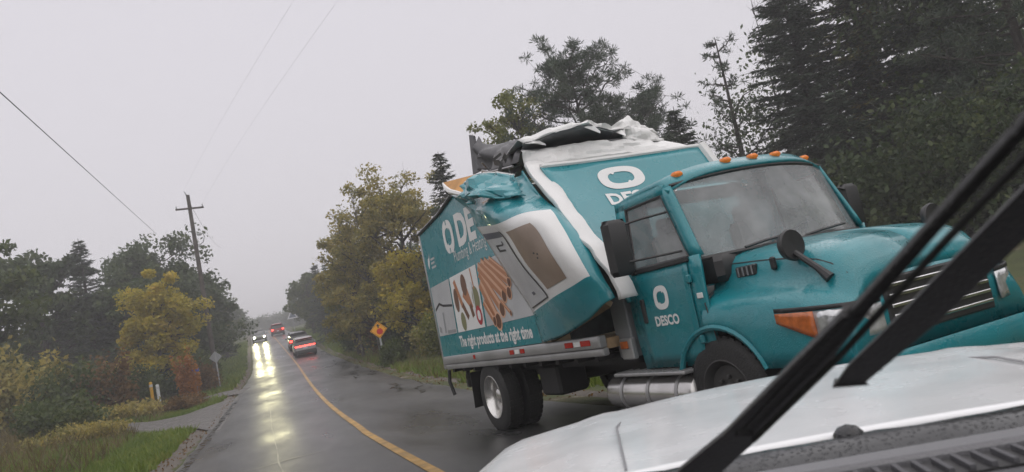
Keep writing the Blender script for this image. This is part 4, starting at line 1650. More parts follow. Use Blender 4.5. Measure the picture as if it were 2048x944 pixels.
place(broadleaf, -5.4, 88, 'maple_tree', 'dark tree behind the thin pointed spruce', h=7.5, r=2.6, n=6000, size=.3, m=L_DARK, seed=21, base=.03)
place(bush, -3.75, 45.0, 'shrub', 'small orange leaved shrub beside the yellow maple', 'shrub', h=2.7, r=.6, n=2400, size=.11, m=L_ORANGE, seed=31)
place(bush, -6.9, 41.0, 'shrub', 'rust orange bush at the wood edge left of the posts', 'shrub', h=3.0, r=1.1, n=2600, size=.14, m=L_RUST, seed=32)
place(bush, -6.0, 45.5, 'shrub', 'dark green bush behind the yellow marker post', 'shrub', h=2.2, r=1.2, n=4200, size=.13, m=L_GREEN, seed=33)
place(bush, -6.2, 38.5, 'shrub', 'low olive bush in front of the posts', 'shrub', h=.8, r=1.6, n=4600, size=.11, m=L_OLIVE, seed=34)
place(bush, -8.4, 41.0, 'shrub', 'wide green shrub along the wood edge at far left', 'shrub', h=2.9, r=1.9, n=5200, size=.15, m=L_GREEN, seed=35)
place(bush, -3.5, 50.0, 'shrub', 'rusty shrub between the second driveway and the pole', 'shrub', h=1.9, r=1.0, n=2600, size=.13, m=L_RUST, seed=36, ry=1.4)
place(bush, -3.4, 56.5, 'shrub', 'green shrub just behind the utility pole foot', 'shrub', h=2.6, r=1.1, n=3000, size=.15, m=L_GREEN, seed=37, ry=2.4)
place(bush, -5.4, 46.3, 'shrub', 'dark green undergrowth bush below the yellow maple', 'shrub', h=1.6, r=1.5, n=3600, size=.13, m=L_DARK, seed=38)
place(bush, -10.6, 42.0, 'shrub', 'tall olive shrub at the left edge of the wood', 'shrub', h=4.2, r=2.0, n=5200, size=.17, m=L_OLIVE, seed=39)
place(bush, -3.3, 38.0, 'shrub', 'low brown weeds on the island between the two driveways', 'shrub', h=.75, r=1.0, n=2600, size=.09, m=L_RUST, seed=40)
place(bush, -6.3, 30.5, 'shrub', 'low golden weeds at the near left of the first driveway', 'shrub', h=.8, r=1.5, n=3600, size=.08, m=L_OLIVE, seed=28)
place(bush, -7.4, 33.5, 'shrub', 'dark green bush left of the first driveway', 'shrub', h=1.7, r=1.4, n=4200, size=.11, m=L_GREEN, seed=29)

# right of the road
place(broadleaf, 9.2, 42, 'poplar_tree', 'tall thin leaved yellow olive tree behind the warning sign', h=10.8, r=2.8, n=16000, size=.125, m=L_OLIVE, seed=41, base=.10, nl=40, clump=.24)
place(broadleaf, 7.2, 45, 'poplar_tree', 'yellow olive roadside tree with bare upper twigs', h=9.8, r=2.5, n=14000, size=.125, m=L_OLIVE, seed=42, base=.08, nl=38, clump=.24)
place(broadleaf, 6.6, 51, 'poplar_tree', 'green yellow tree at the road edge just before the silver car', h=7.0, r=1.8, n=9500, size=.13, m=L_LIME, seed=43, base=.04, nl=26)
place(broadleaf, 6.4, 48.5, 'poplar_tree', 'olive green tree hanging towards the road behind the rusty shrub', h=8.6, r=2.0, n=11000, size=.13, m=L_OLIVE, seed=72, base=.06, nl=36, clump=.26)
place(bare, 7.0, 44.5, 'bare_tree', 'thin leafless tree standing among the roadside poplars', h=11.0, r=1.8, seed=73, n=60, leaves=300, m=L_OLIVE)
place(broadleaf, 8.6, 39.5, 'maple_tree', 'low tree with gold leaves behind the sign', h=5.8, r=2.1, n=8000, size=.115, m=L_YELLOW, seed=44, base=.05, nl=26)
place(broadleaf, 11.3, 38, 'maple_tree', 'dark leafy tree beside the rear of the truck', h=7.2, r=2.2, n=11000, size=.13, m=L_DARK, seed=45, base=.03)
place(bare, 10.9, 46, 'bare_tree', 'slim leafless tree rising above the poplars', h=12.0, r=1.5, seed=46, n=46)
place(bare, 6.2, 46.5, 'bare_tree', 'leafless twiggy tree at the road end of the poplars', h=9.6, r=2.4, seed=47, n=80, leaves=700, m=L_OLIVE)
place(conifer, 10.5, 36, 'spruce_tree', 'dark spruce with yellowing tips behind the truck rear', h=10.2, r=2.5, m=L_SPRUCEY, seed=48, dens=1.1, gap=.1, power=.75)
place(broadleaf, 14.3, 34, 'birch_tree', 'yellow green treetop showing above the torn truck roof', h=12.7, r=2.0, n=7000, size=.12, m=L_LIME, seed=49, base=.3, nl=32, clump=.22)
place(pine, 16.0, 30, 'pine_tree', 'broad dark pine above the middle of the truck', h=12.4, r=5.6, n=60000, seed=50, base=.12, nl=80, up=.25, size=.22, tuft=.3)
place(pine, 20.6, 32, 'pine_tree', 'smaller pine right of the broad dark pine', h=10.4, r=4.2, n=36000, seed=51, base=.12, nl=56, up=.25, size=.22, tuft=.3)
place(conifer, 18.0, 25.5, 'spruce_tree', 'grey green spruce behind the truck cab roof', h=8.0, r=2.6, m=L_PINE, seed=52, dens=1.2)
place(pine, 21.0, 25.6, 'pine_tree', 'slim pine with sparse limbs standing against the sky', h=11.0, r=2.6, n=2200, seed=53, base=.3, nl=20, tuft=.16, up=.35, size=.24)
place(conifer, 22.8, 23, 'spruce_tree', 'tall dense spruce right of the sparse pine', h=13.6, r=3.2, m=L_PINE, seed=54, dens=1.6, power=.65, spray=.26)
place(conifer, 24.6, 21.4, 'spruce_tree', 'very tall spruce with yellowish top above the cab', h=15.0, r=3.4, m=L_SPRUCEY, seed=55, dens=1.6, power=.6, spray=.26)
place(conifer, 25.2, 18.6, 'spruce_tree', 'tall dark spruce towering over the truck hood', h=14.5, r=3.4, m=L_PINE, seed=56, dens=1.6, power=.6, spray=.26)
place(pine, 23.0, 14.6, 'pine_tree', 'dark pine with open limbs and thick trunk right of the spruces', h=13.2, r=3.6, n=30000, seed=57, base=.12, nl=60, size=.18, tuft=.3)
place(pine, 26.0, 10.5, 'pine_tree', 'dark pine at the right end of the wood', h=13.0, r=3.6, n=26000, seed=58, base=.1, nl=56, size=.2, tuft=.3)
place(conifer, 21.5, 20.4, 'spruce_tree', 'bushy lower spruce behind the truck windshield', h=6.6, r=2.4, m=L_PINE, seed=59)
place(bare, 22.6, 24.6, 'bare_tree', 'thin dead tree between the tall spruces', h=13.5, r=1.3, seed=60, n=34)
place(broadleaf, 21.0, 14.5, 'maple_tree', 'dull dark green tree low behind the truck hood', h=4.6, r=2.4, n=11000, size=.10, m=L_DARK, seed=61, base=.03)
place(broadleaf, 22.0, 9.0, 'maple_tree', 'dark leafy tree low at the right end of the wood', h=6.0, r=2.6, n=13000, size=.11, m=L_DARK, seed=62, base=.03)
place(broadleaf, 16.0, 29, 'maple_tree', 'dark leafy tree hidden low behind the truck box', h=7.4, r=2.6, n=6000, size=.17, m=L_DARK, seed=63, base=.03)
place(bush, 8.3, 33.5, 'shrub', 'yellow green bush right of the warning sign', 'shrub', h=2.4, r=1.25, n=4600, size=.1, m=L_LIME, seed=64)
place(bush, 9.4, 29.5, 'shrub', 'green bush near the rear bumper of the truck', 'shrub', h=1.5, r=1.3, n=4200, size=.1, m=L_GREEN, seed=65)
place(bush, 5.95, 34.6, 'shrub', 'small leafy shrub at the foot of the warning sign', 'shrub', h=1.25, r=.6, n=1800, size=.09, m=L_GREEN, seed=71)
place(bush, 8.6, 37.0, 'shrub', 'low olive bush under the warning sign', 'shrub', h=1.8, r=1.2, n=3600, size=.11, m=L_OLIVE, seed=66)
place(bush, 7.9, 47.5, 'shrub', 'rusty leaved shrub at the roadside before the poplars', 'shrub', h=3.0, r=1.1, n=3200, size=.13, m=L_RUST, seed=67)
place(bush, 8.6, 44.0, 'shrub', 'dark green shrub filling the gap behind the sign post', 'shrub', h=3.0, r=1.5, n=4200, size=.13, m=L_DARK, seed=68)
place(bush, 11.0, 27.0, 'shrub', 'lime green shrub showing just behind the truck box', 'shrub', h=2.2, r=1.4, n=4200, size=.11, m=L_LIME, seed=69)
place(bush, 7.6, 57.0, 'shrub', 'dark roadside shrub level with the silver car', 'shrub', h=3.4, r=1.5, n=3600, size=.16, m=L_DARK, seed=70, ry=2.5)

# hill at the far end
far = [(8.2, 78, 8.5, 2.6, 'conifer', 'hazy dark conifer on the hill right of the road'),
       (8.0, 88, 9.0, 2.4, 'conifer', 'tall hazy conifer further up the hill on the right'),
       (7.6, 100, 8.0, 2.6, 'broad', 'faded grey green tree up the hill past the conifers'),
       (9.8, 118, 7.5, 3.0, 'broad', 'pale hazy tree near the top of the hill on the right'),
       (-4.4, 98, 7.0, 2.2, 'broad', 'hazy tree on the hill to the left of the headlights'),
       (-4.0, 118, 8.0, 2.6, 'broad', 'pale tree left of the road near the hill top'),
       (-3.2, 142, 7.0, 2.6, 'broad', 'very faint tree at the left of the hill top'),
       (10.0, 68, 7.5, 2.6, 'broad', 'dull green tree behind the roadside poplars'),
       (9.5, 136, 8.0, 3.0, 'broad', 'faint tree at the bend on the hill top')]
for k, (x, y, h, r, kd, lab) in enumerate(far):
    if kd == 'conifer':
        place(conifer, x, y, 'spruce_tree', lab, h=h, r=r, seed=80 + k, spray=.45, dens=.8, m=L_PINE)
    else:
        place(broadleaf, x, y, 'maple_tree', lab, h=h, r=r, seed=80 + k, n=4500, size=.32, m=(L_DARK, L_OLIVE, L_GREEN)[k % 3], base=.03)


def mass(name, label, spots, m, seed, n_per=2200, size=.3):
    """a wood that reads as one mass"""
    rng = np.random.default_rng(seed)
    Vs = []
    for (x, y, h, r) in spots:
        z = ground(x, y)
        c = 14
        ang = rng.uniform(0, 6.283, c)
        q = rng.uniform(0, 1, c) ** .5
        cz = rng.uniform(.12, .9, c)
        rr = r * np.sqrt(np.clip(1 - ((cz - .4) / .65) ** 2, .05, 1))
        ends = np.stack([x + np.cos(ang) * rr * q, y + np.sin(ang) * rr * q, z + cz * h], 1)
        C = ends[rng.choice(c, n_per)] + rng.normal(size=(n_per, 3)) * np.array([.26 * r, .26 * r, .09 * h])
        V, _ = leaf_quads(C, size, rng)
        Vs.append(V)
    V = np.concatenate(Vs)
    o = np_mesh(name, V, np.arange(len(V)).reshape(-1, 4), m)
    return tag(o, label, 'wood', kind='stuff')


rng = np.random.default_rng(77)
spots = [(rng.uniform(11, 30), rng.uniform(38, 130), rng.uniform(5, 9), rng.uniform(2, 3.2)) for _ in range(34)]
mass('woodland', 'dark wood behind the trees right of the road', spots, L_DARK, 5)
spots = [(rng.uniform(-28, -7.5), rng.uniform(64, 130), rng.uniform(5, 8), rng.uniform(2, 3.2)) for _ in range(34)]
spots += [(rng.uniform(-26, -8), rng.uniform(-40, 8), rng.uniform(6, 10), rng.uniform(2, 3.2)) for _ in range(20)]  # unseen wood behind the camera, added to darken reflections in the truck
mass('woodland', 'dark wood behind the trees left of the road and added unseen behind the camera', spots, L_DARK, 6)
spots = [(rng.uniform(-14, 26), rng.uniform(165, 260), rng.uniform(6, 9), rng.uniform(3, 4)) for _ in range(40)]
spots = [s_ for s_ in spots if not (-3 < s_[0] - shift(s_[1]) < 6.5)] + [(4.5 + 2.5 * i, 275 + 3 * (i % 2), 8, 3.5) for i in range(-4, 6)]
mass('woodland', 'faint wood fading into mist on the hill top', spots, L_DARK, 7, size=.5)
spots = [(rng.uniform(17, 34), rng.uniform(4, 34), rng.uniform(2.5, 5), rng.uniform(1.5, 2.6)) for _ in range(40)]
spots = [s_ for s_ in spots if s_[0] > 19 or s_[1] > 22] + [(rng.uniform(25, 36), rng.uniform(10, 32), rng.uniform(8, 12), rng.uniform(2.4, 3.4)) for _ in range(16)]
spots += [(rng.uniform(15, 34), rng.uniform(-45, 2), rng.uniform(7, 13), rng.uniform(2.4, 3.4)) for _ in range(34)]  # unseen trees behind the camera, added to break up the windshield reflection
mass('woodland', 'dark undergrowth behind the truck and added unseen wood behind the camera', spots, L_DARK, 8, n_per=3000, size=.15)


def blades(name, label, n, xr, yr, m, seed, hr=(.08, .22), cond=None, w=.012):
    rng = np.random.default_rng(seed)
    x = rng.uniform(*xr, n)
    y = rng.uniform(*yr, n)
    keep = np.array([cond(a, b) for a, b in zip(x, y)])
    x, y = x[keep], y[keep]
    z = np.array([ground(a, b) for a, b in zip(x, y)])
    n = len(x)
    h = rng.uniform(*hr, n) * (0.6 + .8 * rng.random(n))
    a = rng.uniform(0, 6.283, n)
    lx, ly = rng.normal(size=n) * h * .45, rng.normal(size=n) * h * .45
    ww = w * (.7 + .8 * rng.random(n))
    V = np.zeros((n, 3, 3))
    V[:, 0] = np.stack([x - np.cos(a) * ww, y - np.sin(a) * ww, z - .02], 1)
    V[:, 1] = np.stack([x + np.cos(a) * ww, y + np.sin(a) * ww, z - .02], 1)
    V[:, 2] = np.stack([x + lx, y + ly, z + h], 1)
    o = np_mesh(name, V.reshape(-1, 3), np.arange(3 * n).reshape(n, 3), m)
    return tag(o, label, 'grass', kind='stuff')


def verge_l(x, y):
    dl = ROAD_L + shift(y) - x
    if dl < .55 + .35 * mnoise.noise(Vector((y * .8, 3, 0))):
        return False
    return not in_drive(x, y)


def verge_r(x, y):
    dr = x - ROAD_R - shift(y)
    return dr > .7 + .5 * mnoise.noise(Vector((y * .7, 8, 0)))


blades('grass', 'short bright green grass beside the gravel at lower left', 75000, (-8, -.8), (13, 38), L_GRASS, 1, cond=verge_l, hr=(.08, .2), w=.02)
blades('grass', 'short green grass on the left verge further up the hill', 26000, (-7, 1.0), (38, 120), L_GRASS, 2, cond=verge_l, hr=(.12, .3), w=.045)
blades('grass', 'tall dry weeds in the left ditch', 7000, (-12, -4.2), (20, 46), L_DRY, 3, cond=verge_l, hr=(.25, .6), w=.018)
blades('grass', 'green grass on the right verge', 55000, (4.4, 14), (12, 60), L_GRASS, 4, cond=verge_r, hr=(.1, .28), w=.022)
blades('grass', 'green grass on the right verge up the hill', 14000, (5.4, 12), (60, 130), L_GRASS, 5, cond=verge_r, hr=(.15, .4), w=.05)
blades('grass', 'dry grass on the right verge', 15000, (5.0, 14), (14, 60), L_DRY, 6, cond=verge_r, hr=(.15, .4), w=.016)
rng = np.random.default_rng(9)
n = 3200
yy = rng.uniform(10, 60, n)
sd = rng.random(n) < .5
xx = np.where(sd, ROAD_L - np.abs(rng.normal(size=n)) * 1.3, ROAD_R + np.abs(rng.normal(size=n)) * 1.0)
C = np.array([(a + shift(b), b, ground(a + shift(b), b) + .03) for a, b in zip(xx, yy)])
V, F = leaf_quads(C, .045, rng, flat=.0, aspect=1.2, droop=None)
tag(np_mesh('fallen_leaves', V, F, L_RUST), 'brown fallen leaves along the road edges', 'leaves', kind='stuff')

# ------------------------------------------------------------------ pole, wires, signs, posts
M_POLE = mat('weathered_pole', (.075, .065, .058), .85, var=.35, vscale=4, bump=.5)
M_GALV = mat('galvanised', (.35, .36, .37), .45, metal=.6, var=.2)
M_WIRE = mat('wire_black', (.02, .02, .022), .6)
M_WIREF = mat('wire_aluminium', (.30, .30, .31), .5)
PX, PYY = -2.55, 52.0
pz = ground(PX, PYY)
pole = empty('utility_pole', (PX, PYY, pz))
tag(pole, 'tall grey wooden utility pole at the left roadside', 'pole')
PH = 14.17 - pz
MB().tube([(0, 0, -.4), (0, 0, PH * .5), (0, 0, PH)], [.17, .145, .115], 12).build('shaft', M_POLE, pole, smooth=True)
MB().box((0, -.1, PH - .95), (1.75, .09, .11), rz=.15).build('crossarm', M_POLE, pole)
MB().tube([(-.06, 0, PH - .05), (-.14, -.05, PH + .16), (-.2, -.05, PH + .3)], [.05, .04, .02], 6).build('insulator', M_GALV, pole, smooth=True)
for s_ in (-.8, .8):
    MB().lathe([(0, .03), (.05, .05), (.1, .035), (.15, .045), (.18, .01)], (s_, -.1 + .12 * s_, PH - .89), axis='Z', seg=10).build('insulator', M_GALV, pole, smooth=True)
MB().tube([(.1, -.02, PH - 3.6), (.5, -.05, PH - 3.3), (.62, -.05, PH - 2.95), (.55, -.05, PH - 2.7)], .035, 6).build('bracket', M_GALV, pole, smooth=True)
MB().box((.32, -.05, PH - 2.75), (.3, .16, .2), bev=.04).build('bracket', M_GALV, pole, smooth=True)


def wire(a, b, sag, rad, label, m=None):
    pts = []
    for t in np.linspace(0, 1, 24):
        p = Vector(a).lerp(Vector(b), t)
        p.z -= sag * 4 * t * (1 - t)
        pts.append(p)
    return tag(MB().tube(pts, rad, 5).build('overhead_wire', m or M_WIRE, smooth=True), label, 'wire')


topz = pz + PH
wire((-4.45, 18, 8.85), (-6.1, 66, 14.69), .0, .013, 'dark wire crossing the sky at far left down to the trees')
wire((PX - .2, PYY - .05, topz + .28), (3.9, 8, 9.2), -.35, .002, 'upper faint wire running from the pole top overhead', M_WIREF)
wire((PX + .8, PYY, topz - .72), (4.6, 8, 8.9), -.35, .002, 'lower faint wire running from the crossarm overhead', M_WIREF)
wire((PX - .2, PYY + .05, topz + .28), (-1.9, 100, 18.5), .9, .010, 'thin wire running from the pole up the hill')


def sign_plate(outline, th, m, name, parent, back=None):
    mb = MB().prism(outline, lambda u, v, d: (u, d, v), -th / 2, th / 2)
    return mb.build(name, m, parent)


M_SIGNY = mat('sign_yellow', (.80, .36, .012), .4, spec=.4)
M_SIGNR = mat('sign_red', (.50, .012, .012), .4)
M_SIGNK = mat('sign_black', (.015, .015, .015), .5)
M_SIGNB = mat('sign_back_grey', (.30, .31, .32), .5, metal=.3)
sx, sy = 5.75, 36.0
sz = ground(sx, sy)
sg = empty('warning_sign', (sx, sy, sz), rz=-.12)
tag(sg, 'yellow diamond warning sign with red disc and black arrow on right verge', 'sign')
hc = 2.36 - sz
MB().box((0, .05, hc / 2), (.09, .07, hc + .6)).build('post', M_GALV, sg)
q = .42
pl = sign_plate([(-q, hc), (0, hc - q), (q, hc), (0, hc + q)], .02, M_SIGNY, 'plate', sg)
octo = [(+.04 + .16 * math.cos(t + math.pi / 8), hc - .08 + .16 * math.sin(t + math.pi / 8)) for t in np.arange(8) * math.pi / 4]
MB().add([(u, -.016, v) for u, v in octo], [tuple(range(8))]).build('red_octagon', M_SIGNR, pl)
arw = [(-.035, hc + .10), (.035, hc + .10), (.035, hc + .19), (.10, hc + .19), (0, hc + .30), (-.10, hc + .19), (-.035, hc + .19)]
MB().add([(u, -.016, v) for u, v in arw], [tuple(range(7))]).build('black_arrow', M_SIGNK, pl)
brd = [(-q + .04, hc), (0, hc - q + .04), (q - .04, hc), (0, hc + q - .04)]
bri = [(-q + .06, hc), (0, hc - q + .06), (q - .06, hc), (0, hc + q - .06)]
MB().add([(u, -.0145, v) for u, v in brd + bri], [(i, (i + 1) % 4, 4 + (i + 1) % 4, 4 + i) for i in range(4)]).build('border', M_SIGNK, pl)

sx, sy = -2.35, 50.0
sz = ground(sx, sy)
sg = empty('road_sign', (sx, sy, sz), rz=.1)
tag(sg, 'grey back of a diamond road sign beside the utility pole', 'sign')
hc = 3.09 - sz
MB().box((0, -.05, hc / 2), (.08, .06, hc + .5)).build('post', M_GALV, sg)
q = .38
sign_plate([(-q, hc), (0, hc - q), (q, hc), (0, hc + q)], .02, M_SIGNB, 'plate', sg)

sx, sy = -3.28, 45.0
sz = ground(sx, sy)
sg = empty('street_number_sign', (sx, sy, sz), rz=.2)
tag(sg, 'small blue sign plate on a thin post by the driveway', 'sign')
hc = 2.42 - sz
MB().box((0, .02, hc / 2), (.04, .03, hc)).build('post', M_GALV, sg)
MB().box((0, -.01, hc), (.42, .02, .17), bev=.008).build('plate', mat('sign_blue', (.05, .09, .42), .4), sg)

sx, sy = 6.2, 118
sz = ground(sx, sy)
sg = empty('triangle_sign', (sx, sy, sz), rz=-.1)
tag(sg, 'pale triangular sign far up the hill beside the red vehicle', 'sign')
hc = 2.2
MB().box((0, .05, hc / 2), (.1, .08, hc)).build('post', M_GALV, sg)
tri = [(-.85, hc), (.85, hc), (0, hc + 1.5)]
tri2 = [(-.55, hc + .17), (.55, hc + .17), (0, hc + 1.12)]
pl = MB().add([(u, 0, v) for u, v in tri + tri2], [(0, 1, 4, 3), (1, 2, 5, 4), (2, 0, 3, 5)]).build('border', mat('sign_white', (.75, .76, .78), .4), sg, solid=.02)
MB().add([(u, 0, v) for u, v in tri2], [(0, 1, 2)]).build('plate', mat('sign_slate', (.16, .2, .26), .45), sg, solid=.015)

for nm, x, y, h, mm, lab in (('marker_post', -5.45, 44.0, 1.35, mat('post_yellow', (.62, .34, .015), .5, dirt=.2), 'yellow plastic marker post on the left verge'),
                             ('marker_post', -5.12, 43.8, 1.2, mat('post_white', (.62, .64, .64), .5, dirt=.2), 'white plastic marker post beside the yellow post')):
    e = empty(nm, (x, y, ground(x, y)))
    tag(e, lab, 'post')
    MB().tube([(0, 0, -.2), (0, 0, h - .03), (0, 0, h)], [.085, .085, .06], 10).build('shaft', mm, e, smooth=True)
    MB().lathe([(h * .8, .0865), (h * .8, .09), (h * .9, .09), (h * .9, .0865)], (0, 0, 0), axis='Z', seg=10).build('reflective_band', M_PRINTG, e)

# ------------------------------------------------------------------ traffic ahead
M_CGLASS = mat('dark_car_glass', (.012, .014, .016), .06, coat=.5)
M_TAIL = mat('tail_lamp_lit', (.5, .01, .01), .25, emit=(1.0, .05, .035), estr=6)
M_HEAD = mat('head_lamp_lit', (.9, .9, .85), .2, emit=(1.0, .95, .5), estr=400)
M_PLATE = mat('licence_plate', (.6, .62, .66), .4)


def car(name, label, x, y, paint, away=True, length=4.6, width=1.88, height=1.66, bar=False, lit='tail'):
    sl = math.atan2(prof(y + 2) - prof(y - 2), 4)
    yaw = math.atan2(1, (shift(y + 3) - shift(y - 3)) / 6) if away else math.atan2(-1, -(shift(y + 3) - shift(y - 3)) / 6)
    e = empty(name, (x, y, prof(y) + .04), rz=yaw, ry=-sl if away else sl)
    tag(e, label, 'car')
    L, Wd, H = length, width / 2, height
    zb = .62 * H
    prof_low = [(-L / 2, .42), (-L / 2 - .02, .6), (-L / 2 + .03, .78), (-L / 2 + .08, zb), (-L * .1, zb + .02), (L * .22, zb - .02), (L * .42, zb - .12), (L / 2 - .03, .78), (L / 2, .58), (L / 2 - .04, .34)]
    st = [(-L / 2, .36, .78, .86), (-L / 2 + .06, .30, zb - .04, .94), (-L / 2 + .3, .28, zb, .985), (-L * .25, .26, zb, 1), (0, .26, zb + .01, 1), (L * .2, .26, zb - .01, 1), (L * .33, .26, zb - .05, .985), (L * .45, .28, zb - .16, .93), (L / 2 - .03, .34, .74, .86), (L / 2, .42, .66, .8)]
    rows = []
    for sx_, z0, z1, w in st:
        y1 = Wd * w
        rows.append([(sx_, -y1 * .92, z0), (sx_, -y1, lerp(z0, z1, .3)), (sx_, -y1, lerp(z0, z1, .75)), (sx_, -y1 * .93, z1), (sx_, 0, z1 + .025), (sx_, y1 * .93, z1), (sx_, y1, lerp(z0, z1, .75)), (sx_, y1, lerp(z0, z1, .3)), (sx_, y1 * .92, z0)])
    mb = MB().grid(rows)
    mb.add(rows[0], [tuple(range(9))])
    mb.add(rows[-1], [tuple(range(9))])
    mb.build('body', paint, e, smooth=True, angle=50)
    # greenhouse: dark glass with painted roof
    gs = [(-L / 2 + .16, zb - .02, .2), (-L / 2 + .42, H - .08, .8), (-L * .18, H - .01, .82), (L * .06, H - .02, .82), (L * .27, zb - .02, .3)]
    top, bot = [], []
    xs_ = [-L / 2 + .14, -L / 2 + .45, -L * .15, L * .06, L * .28]
    zt = [zb, H - .09, H - .015, H - .03, zb - .02]
    rows = []
    for xx_, z1 in zip(xs_, zt):
        wt = lerp(.93, .76, (z1 - zb) / (H - zb))
        rows.append([(xx_, -Wd * .93, zb - .02), (xx_, -Wd * wt, z1), (xx_, 0, z1 + .02), (xx_, Wd * wt, z1), (xx_, Wd * .93, zb - .02)])
    MB().grid(rows).build('window', M_CGLASS, e, smooth=True, angle=40)
    rf = []
    for xx_ in np.linspace(-L / 2 + .36, L * .07, 8):
        z1 = float(np.interp(xx_, xs_, zt)) + .022
        rf.append([(xx_, -Wd * .76, z1 - .02), (xx_, -Wd * .5, z1 + .015), (xx_, 0, z1 + .022), (xx_, Wd * .5, z1 + .015), (xx_, Wd * .76, z1 - .02)])
    MB().grid(rf).build('roof', paint, e, smooth=True, solid=.02)
    for s_ in (-1, 1):
        for x0, z0, x1, z1 in ((-L * .2, zb, -L * .19, H - .06), (L * .28, zb, L * .06, H - .05)):
            MB().tube([(x0, s_ * Wd * .94, z0), (x1, s_ * Wd * .78, z1)], .03, 5).build('pillar', paint, e)
        MB().box((L * .2, s_ * (Wd + .09), zb + .05), (.1, .18, .13), bev=.03).build('wing_mirror', paint, e)
        for ax in (-L * .31, L * .30):
            wheel(e, ax, s_ * (Wd - .12), .345, .22, .05, so=s_)
    MB().box((-L / 2 - .01, 0, .42), (.12, Wd * 1.86, .32), bev=.05).build('bumper', M_BLK, e, smooth=True)
    MB().box((L / 2 - .03, 0, .42), (.1, Wd * 1.5, .2), bev=.04).build('bumper', M_BLK, e, smooth=True)
    MB().box((-L / 2 - .03, 0, .74 if bar else .72), (.02, .34, .16)).build('licence_plate', M_PLATE, e)
    mb = MB().box((-L / 2 + .30, 0, H - .06), (.3, Wd * 1.45, .03), bev=.01)
    mb.build('spoiler', paint, e)
    if bar:
        MB().box((-L / 2 + .015, 0, .93), (.06, Wd * 1.82, .085), bev=.02).build('tail_light_bar', M_TAIL, e)
    else:
        for s_ in (-1, 1):
            MB().box((-L / 2 + .03, s_ * Wd * .78, .95), (.10, .30, .2), bev=.03).build('tail_light', M_TAIL if lit == 'tail' else mat('tail_lamp_off', (.3, .01, .01), .25), e)
    for s_ in (-1, 1):
        MB().lathe([(0, .10), (.02, .085), (.03, .001)], (L / 2 - .02, s_ * Wd * .68, .70), axis='X', seg=16).build('headlight', M_HEAD if lit == 'head' else M_CHROME, e, smooth=True)
        if lit == 'head':
            ld = bpy.data.lights.new('headlight_beam', 'SPOT')
            ld.energy = 1700
            ld.color = (1.0, .93, .52)
            ld.spot_size = R(15)
            ld.spot_blend = .8
            ld.shadow_soft_size = .09
            lo = bpy.data.objects.new('headlight_beam', ld)
            COL.objects.link(lo)
            lo.parent = e
            lo.location = (L / 2 + .05, s_ * Wd * .68, .70)
            lo.rotation_euler = (0, R(-88), R(-3.5))
    return e


P_SILVER = mat('paint_silver', (.42, .40, .41), .3, metal=.35, coat=.4)
P_BLACK = mat('paint_black', (.02, .02, .022), .25, coat=.5)
P_RED = mat('paint_red', (.30, .012, .015), .28, coat=.5)
P_GREY = mat('paint_grey', (.10, .11, .10), .3, coat=.5)
car('car', 'silver car with a full width red tail light bar in the right lane', 4.05, 67.5, P_SILVER, bar=True, height=1.62)
car('car', 'black car just ahead of the silver car with two red tail lights', 4.2, 77.5, P_BLACK, height=1.75, width=1.95)
car('car', 'red car far up the hill with bright tail lights', 3.7, 119, P_RED, height=1.8, width=1.95)
car('car', 'oncoming car with bright yellow white headlights in the left lane', .85, 108, P_GREY, away=False, lit='head', height=1.6)

# ------------------------------------------------------------------ our own white car
CH = YAW + R(8.8)
fwv = Vector((math.sin(CH), math.cos(CH), 0))
lfv = Vector((-fwv.y, fwv.x, 0))
own = empty('white_car', tuple(-lfv * .37), math.pi / 2 - CH)
tag(own, 'white car hood with black wipers in front of the truck', 'car')
M_WCAR = mat('white_car_paint', (.80, .81, .82), .25, coat=.5, dirt=.10, dirt_col=(.5, .5, .5), rvar=.06, drops=.07, dscale=70)
P = []
for i in range(31):
    t = i / 30
    row = []
    for j in range(41):
        q = lerp(-1, 1, j / 40)
        xf = 3.16 - .30 * abs(q) ** 2.2
        x = lerp(1.50, xf, t)
        z = 1.055 - .055 * t - .13 * smooth(.72, 1.0, t) ** 1.6 - .035 * q * q
        z -= .22 * smooth(.93, 1.0, abs(q)) ** 2
        z += .014 * math.exp(-((abs(q) - .62) / .05) ** 2) * (1 - t * .6)
        row.append((x, .985 * q, z))
    P.append(row)
MB().grid(P).build('hood', M_WCAR, own, smooth=True, angle=60, solid=.01)
for s_ in (-1, 1):
    g = []
    for i in range(15):
        x = lerp(-.2, 2.86, i / 14)
        d = .37 ** 2 - (x - 2.2) ** 2
        zb = .34 + math.sqrt(d) if d > 0 else .30
        g.append([(x, s_ * (.95 + .012 * math.sin(j)), lerp(max(zb, .30), .83, j / 4)) for j in range(5)])
    MB().grid(g).build('fender', M_WCAR, own, smooth=True, solid=.012)
    wheel(own, 2.2, s_ * .82, .34, .22, .05, so=s_)
g = []
for j in range(21):
    q = lerp(-1, 1, j / 20)
    xf = 3.17 - .30 * abs(q) ** 2.2
    g.append([(xf + .01, .95 * q, .83), (xf + .07, .95 * q, .66), (xf + .08, .94 * q, .45), (xf + .02, .93 * q, .26)])
MB().grid(g).build('front_bumper', M_WCAR, own, smooth=True)
